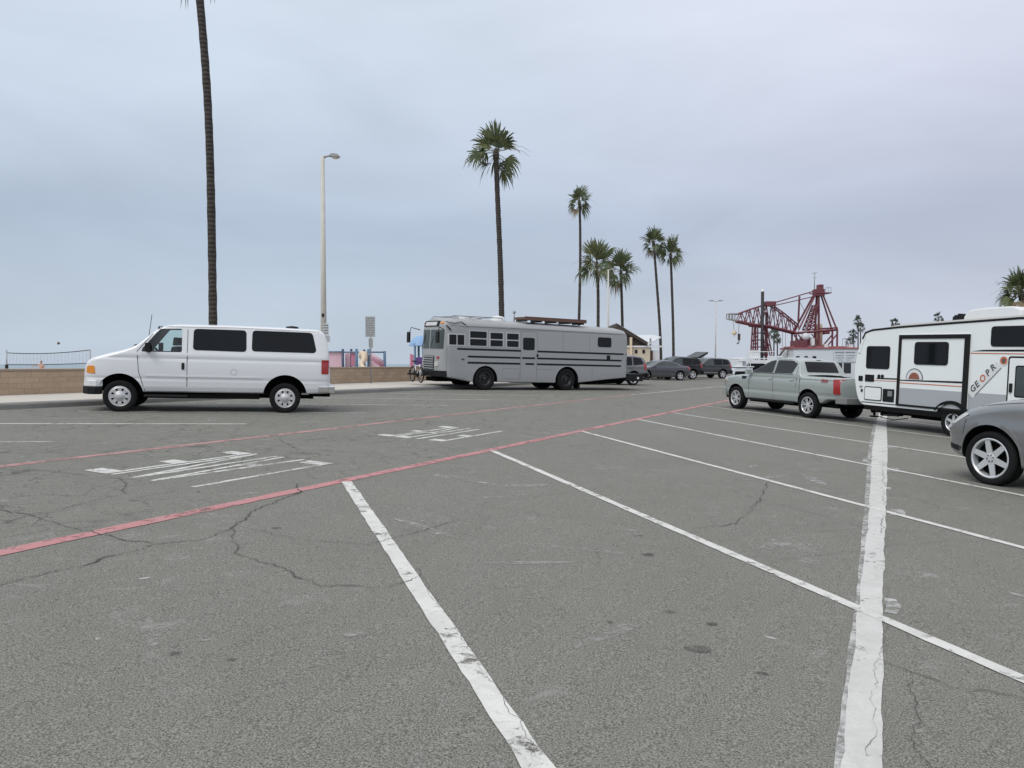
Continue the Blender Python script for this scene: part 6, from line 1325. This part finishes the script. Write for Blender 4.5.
def motor_boat(label, px, py_top, y, L, name, heading=0, flag=0):
    """cabin cruiser: hull, cabin, window band, flybridge, rail"""
    x = pxpt(px, y); t = thing(name, label, 'boat', Matrix.Translation((x, y, -2.8)) @ Matrix.Rotation(heading, 4, 'Z'), 'white boats moored by the lot'); H = upz(py_top, y) + 2.8; f = H / 3.35
    mb = MB(); secs = []
    for i in range(9):
        q = i / 8; xx = -L/2 + L * q; w = 1.6 * (1 if q < .55 else max(.03, 1 - ((q - .55) / .45) ** 1.8)); sh = 1.25 * f + .55 * f * q * q
        secs.append([(xx, -w, sh), (xx + (0 if q < .9 else -.2), -w * .8, .35 * f), (xx - (.0 if q < .8 else .5), 0, -.4), (xx, w * .8, .35 * f), (xx, w, sh)])
    vs = [v for s in secs for v in s]; mb.add(vs, [(5*i+j, 5*i+j+1, 5*i+6+j, 5*i+5+j) for i in range(8) for j in range(4)] + [(5*i, 5*(i+1), 5*(i+1)+4, 5*i+4) for i in range(8)] + [(0, 1, 2, 3, 4)], 0, True); mb.build('hull', M['boat_white'], t, autosmooth=35)
    mb = MB(); cz = 1.35 * f; mb.prism(rpoly([(-L*.36, cz), (L*.22, cz + .1), (L*.08, cz + 1.35 * f), (-L*.36, cz + 1.35 * f)], .1), -1.25, 1.25, 'y'); cb = mb.build('cabin', M['boat_white'], t, bevel=.04)
    for s in (1, -1): mb = MB(); mb.prism(rpoly([(-L*.28, cz + .55 * f), (L*.12, cz + .55 * f), (L*.06, cz + 1.1 * f), (-L*.28, cz + 1.1 * f)], .06), s*1.252 - .02, s*1.252 + .02, 'y'); mb.build('window', M['glass_dark'], cb)
    mb = MB(); mb.box((-L*.16, 0, cz + 1.45 * f), (L*.46, 2.7, .12)); mb.box((-L*.05, 0, cz + 1.75 * f), (L*.16, 2.1, .55 * f)); mb.build('flybridge', M['boat_white'], t, bevel=.04)
    mb = MB(); mb.box((-L*.18, 0, H - .1), (L*.34, 2.2, .08)); 
    for sx in (-L*.32, -L*.03):
        for s in (1, -1): mb.bar((sx, s*1.0, cz + 1.45 * f), (sx, s*1.0, H - .1), .05)
    mb.build('bimini', M['sky_blue'] if flag else M['boat_white'], t)
    mb = MB()
    for s in (1, -1):
        for i in range(5): q = .55 + .4 * i / 4; w = 1.6 * max(.03, 1 - ((q - .55) / .45) ** 1.8); mb.bar((-L/2 + L*q, s*w*.95, 1.25*f + .55*f*q*q), (-L/2 + L*q, s*w*.95, 1.25*f + .55*f*q*q + .6), .03)
    mb.build('rail', M['galv'], t)
motor_boat('larger white motor boat moored right of the dark graphite suv, dark cabin windows', 750, 351, 104, 8.5, 'motor_boat', rad(172))
motor_boat('white motor boat with its stern just clear of the graphite suv', 734, 360, 92, 5.0, 'motor_boat', rad(185))
motor_boat('smaller white motor boat moored behind the hood of the sage grey pickup', 741, 358, 94, 5.5, 'motor_boat', rad(10))
motor_boat('white motor boat peeping between the black piles and the truck cab', 772, 356.5, 98, 7.0, 'motor_boat', rad(185))

# ------------------------------------------------------------------ beach building behind the bus
def beach_building():
    yy = 67.0; x0 = pxpt(640, yy); z0 = .45; t = thing('beach_building', 'low beige beach building with a dark timber gable eave and white shed roof', 'building', Matrix.Translation((x0, yy, z0)))
    f = 769 / yy
    def q(px, py): return ((px - 640) / f, upz(py, yy) - z0)
    a, b = q(618, 380), q(650, 347.2); mb = MB(); mb.box(((a[0] + b[0]) / 2, 2.5, b[1] / 2), (b[0] - a[0], 5, b[1])); w = mb.build('wall', M['beige'], t)
    mb = MB(); a2, b2 = q(650.2, 380), q(662, 350); mb.box(((a2[0] + b2[0]) / 2, 3.4, b2[1] / 2), (b2[0] - a2[0], 4, b2[1])); mb.build('side_wing', M['barge_white'], t)
    d0, d1 = q(650, 378), q(655.5, 350.6); mb = MB(); mb.box(((d0[0] + d1[0]) / 2, 1.36, d1[1] / 2), (d1[0] - d0[0], .08, d1[1])); mb.build('door', M['brown'], t)
    # near roof falls to the right, open gable end with a post
    A, B = q(616, 327.0), q(647.0, 345.6); mb = MB(); mb.prism([(A[0], A[1]), (B[0], B[1]), (B[0], B[1] + .20), (A[0], A[1] + .28)], -.25, 5.5, 'y'); r = mb.build('roof', M['soffit'], t)
    mb = MB(); mb.prism([(A[0], A[1] + .283), (B[0] + .1, B[1] + .19), (B[0] + .1, B[1] + .24), (A[0], A[1] + .33)], -.3, 5.6, 'y'); mb.build('roof_sheet', M['galv'], r)
    C, D, E = q(622, 346.5), q(646, 346.9), q(622, 333); mb = MB(); mb.prism([C, D, (D[0], D[1] + .3), (E[0], E[1])], .1, .2, 'y'); mb.build('gable', M['soffit'], t)
    P = q(630.5, 346); mb = MB(); mb.box((P[0], -.15, (P[1] + .75) / 2), (.2, .2, P[1] + .75)); mb.build('post', M['cream'], t)
    mb = MB(); L0, L1 = q(618, 346.5), q(663, 346.8); mb.box(((L0[0] + L1[0]) / 2, .0, L0[1]), (L1[0] - L0[0], .2, .14)); mb.build('fascia', M['barge_white'], t)
    # far roof rises to the right
    A, B = q(646, 346.4), q(663, 336.4); mb = MB(); vs = [(A[0], 1.0, A[1]), (B[0], 1.0, B[1]), (B[0] + .3, 6.0, B[1] + .35), (A[0] - .9, 6.0, B[1] + .3)]
    vs += [(v[0], v[1], v[2] - .1) for v in vs]; mb.add(vs, [(0,1,2,3), (7,6,5,4), (0,4,5,1), (1,5,6,2), (2,6,7,3), (3,7,4,0)]); mb.build('shed_roof', M['roof_white'], t)
    mb = MB(); pp = q(652.8, 338); mb.bar((pp[0], 1.2, pp[1]), (pp[0], 1.2, b2[1]), .12); mb.build('strut', M['galv'], t)
    for px in (643.5, 636): mb = MB(); c = q(px, 351.5); mb.box((c[0], -.02, c[1]), (.22, .10, .30)); mb.build('wall_lamp', M['black'], t, bevel=.02)
beach_building()

# ------------------------------------------------------------------ playground behind the wall
def playground():
    yy = 41.0; x0 = pxpt(357, yy); z0 = .45; f = 769 / yy
    t = thing('play_structure', 'climbing frame of dark blue posts with faded pink panels behind the wall', 'play structure', at(x0, yy, z0), 'play equipment behind the wall')
    def q(px, py): return Vector(((px - 357) / f, 0, upz(py, yy) - z0))
    for px, mk, top, dy in ((343, 'navy', 349, 0), (349.8, 'navy', 348.8, .4), (356.6, 'blue_steel', 348.8, 0), (361.5, 'navy', 349.2, .8), (368.7, 'blue_steel', 349, 0), (383.8, 'blue_steel', 351, .3)):
        a = q(px, top); mb = MB(); mb.tube([(a.x, dy, 0), (a.x, dy, a.z)], .065 if mk == 'navy' else .075, 12); mb.build('post', M[mk], t)
    for px0, px1, p0, p1, mk, dy in ((327, 342.2, 352, 367, 'pink', .1), (344, 349.2, 353, 367, 'pink', .3), (350.6, 356, 352.5, 366.5, 'pink_strong', .1), (357.3, 361, 353, 367, 'cream', .9)):
        a, b = q(px0, p1), q(px1, p0); mb = MB(); mb.prism(rect(a.x, b.x, a.z, b.z, .06), dy - .02, dy + .02, 'y'); mb.build('panel', M[mk], t, bevel=.008)
    for px0, px1, py, dy in ((327, 343, 351.8, 0), (343, 384, 352.2, 0), (369, 384, 366.5, .3)):
        a, b = q(px0, py), q(px1, py); mb = MB(); mb.tube([a + Vector((0, dy, 0)), b + Vector((0, dy, 0))], .04, 8); mb.build('rail', M['blue_steel'], t)
    mb = MB(); a, b = q(343, 367), q(369, 366.2); mb.box(((a.x + b.x) / 2, .5, a.z - .05), (b.x - a.x, 1.3, .08)); mb.build('deck', M['bus_dark'], t)
    # pale hooded slide bent over the edge of the deck
    P = [q(361, 358) + Vector((0, -.1, 0)), q(362.5, 353.5) + Vector((0, -.15, 0)), q(365, 354) + Vector((0, -.3, 0)), q(366, 359) + Vector((0, -.4, 0)), q(363.5, 364) + Vector((0, -.55, 0)), q(366, 367.5) + Vector((0, -.8, 0)), q(372, 372) + Vector((0, -1.1, 0))]
    mb = MB(); mb.tube(P, [.10, .17, .19, .17, .13, .12, .12], 14); mb.build('slide', M['cream'], t)
    # pink sloping ramp with rails
    for p0, p1, mk, w in (((370, 354), (384, 363), 'pink', .05), ((370, 359), (384, 367), 'pink_strong', .035), ((370, 357), (384, 365.5), 'pink_strong', .03)):
        for dy in (-.1, .7): mb = MB(); mb.tube([q(*p0) + Vector((0, dy, 0)), q(*p1) + Vector((0, dy, 0))], w, 8); mb.build('ramp_rail', M[mk], t)
    mb = MB(); a, b, c, d = q(370, 361.5), q(389, 371), q(389, 374), q(370, 372); mb.prism([(v.x, v.z) for v in (a, b, c, d)], -.1, .7, 'y'); mb.build('ramp', M['pink'], t)
    yy2 = 40.0; x1 = pxpt(418, yy2); f2 = 769 / yy2
    t2 = thing('play_structure', 'play tower with a blue canopy, purple panel and magenta rails left of the bus front', 'play structure', at(x1, yy2, z0), 'play equipment behind the wall')
    def r(px, py): return Vector(((px - 418) / f2, 0, upz(py, yy2) - z0))
    for px, dy in ((415, 0), (423.2, 0), (416.2, 1.1), (424.4, 1.1)):
        a = r(px, 343.5); mb = MB(); mb.tube([(a.x, dy, 0), (a.x, dy, a.z)], .06, 10); mb.build('post', M['blue_steel'], t2)
    a = r(419.5, 343.5); mb = MB(); mb.lathe([(.62, 0), (.58, .12), (.42, .38), (.2, .52), (.0001, .56)], 'z', a + Vector((0, .5, -.12)), 20); mb.build('canopy', M['sky_blue'], t2)
    a, b = r(416, 368), r(424, 357.2); mb = MB(); mb.prism(rect(a.x, b.x, a.z, b.z, .08), -.02, .03, 'y'); mb.build('panel', M['purple'], t2, bevel=.01)
    for px, top in ((410.6, 354), (413, 355)):
        a = r(px, top); mb = MB(); mb.tube([(a.x, .2, 0), (a.x, .2, a.z)], .07, 10); mb.build('rail', M['pink_strong'], t2)
    a, b = r(410.6, 366.5), r(415, 357); mb = MB(); mb.prism(rect(a.x, b.x, a.z, b.z, .05), .18, .22, 'y'); mb.build('panel', M['pink_strong'], t2)
    a = r(419, 367); mb = MB(); mb.box((a.x, .55, a.z - .2), (.75, 1.2, .08)); mb.build('deck', M['bus_dark'], t2)
playground()
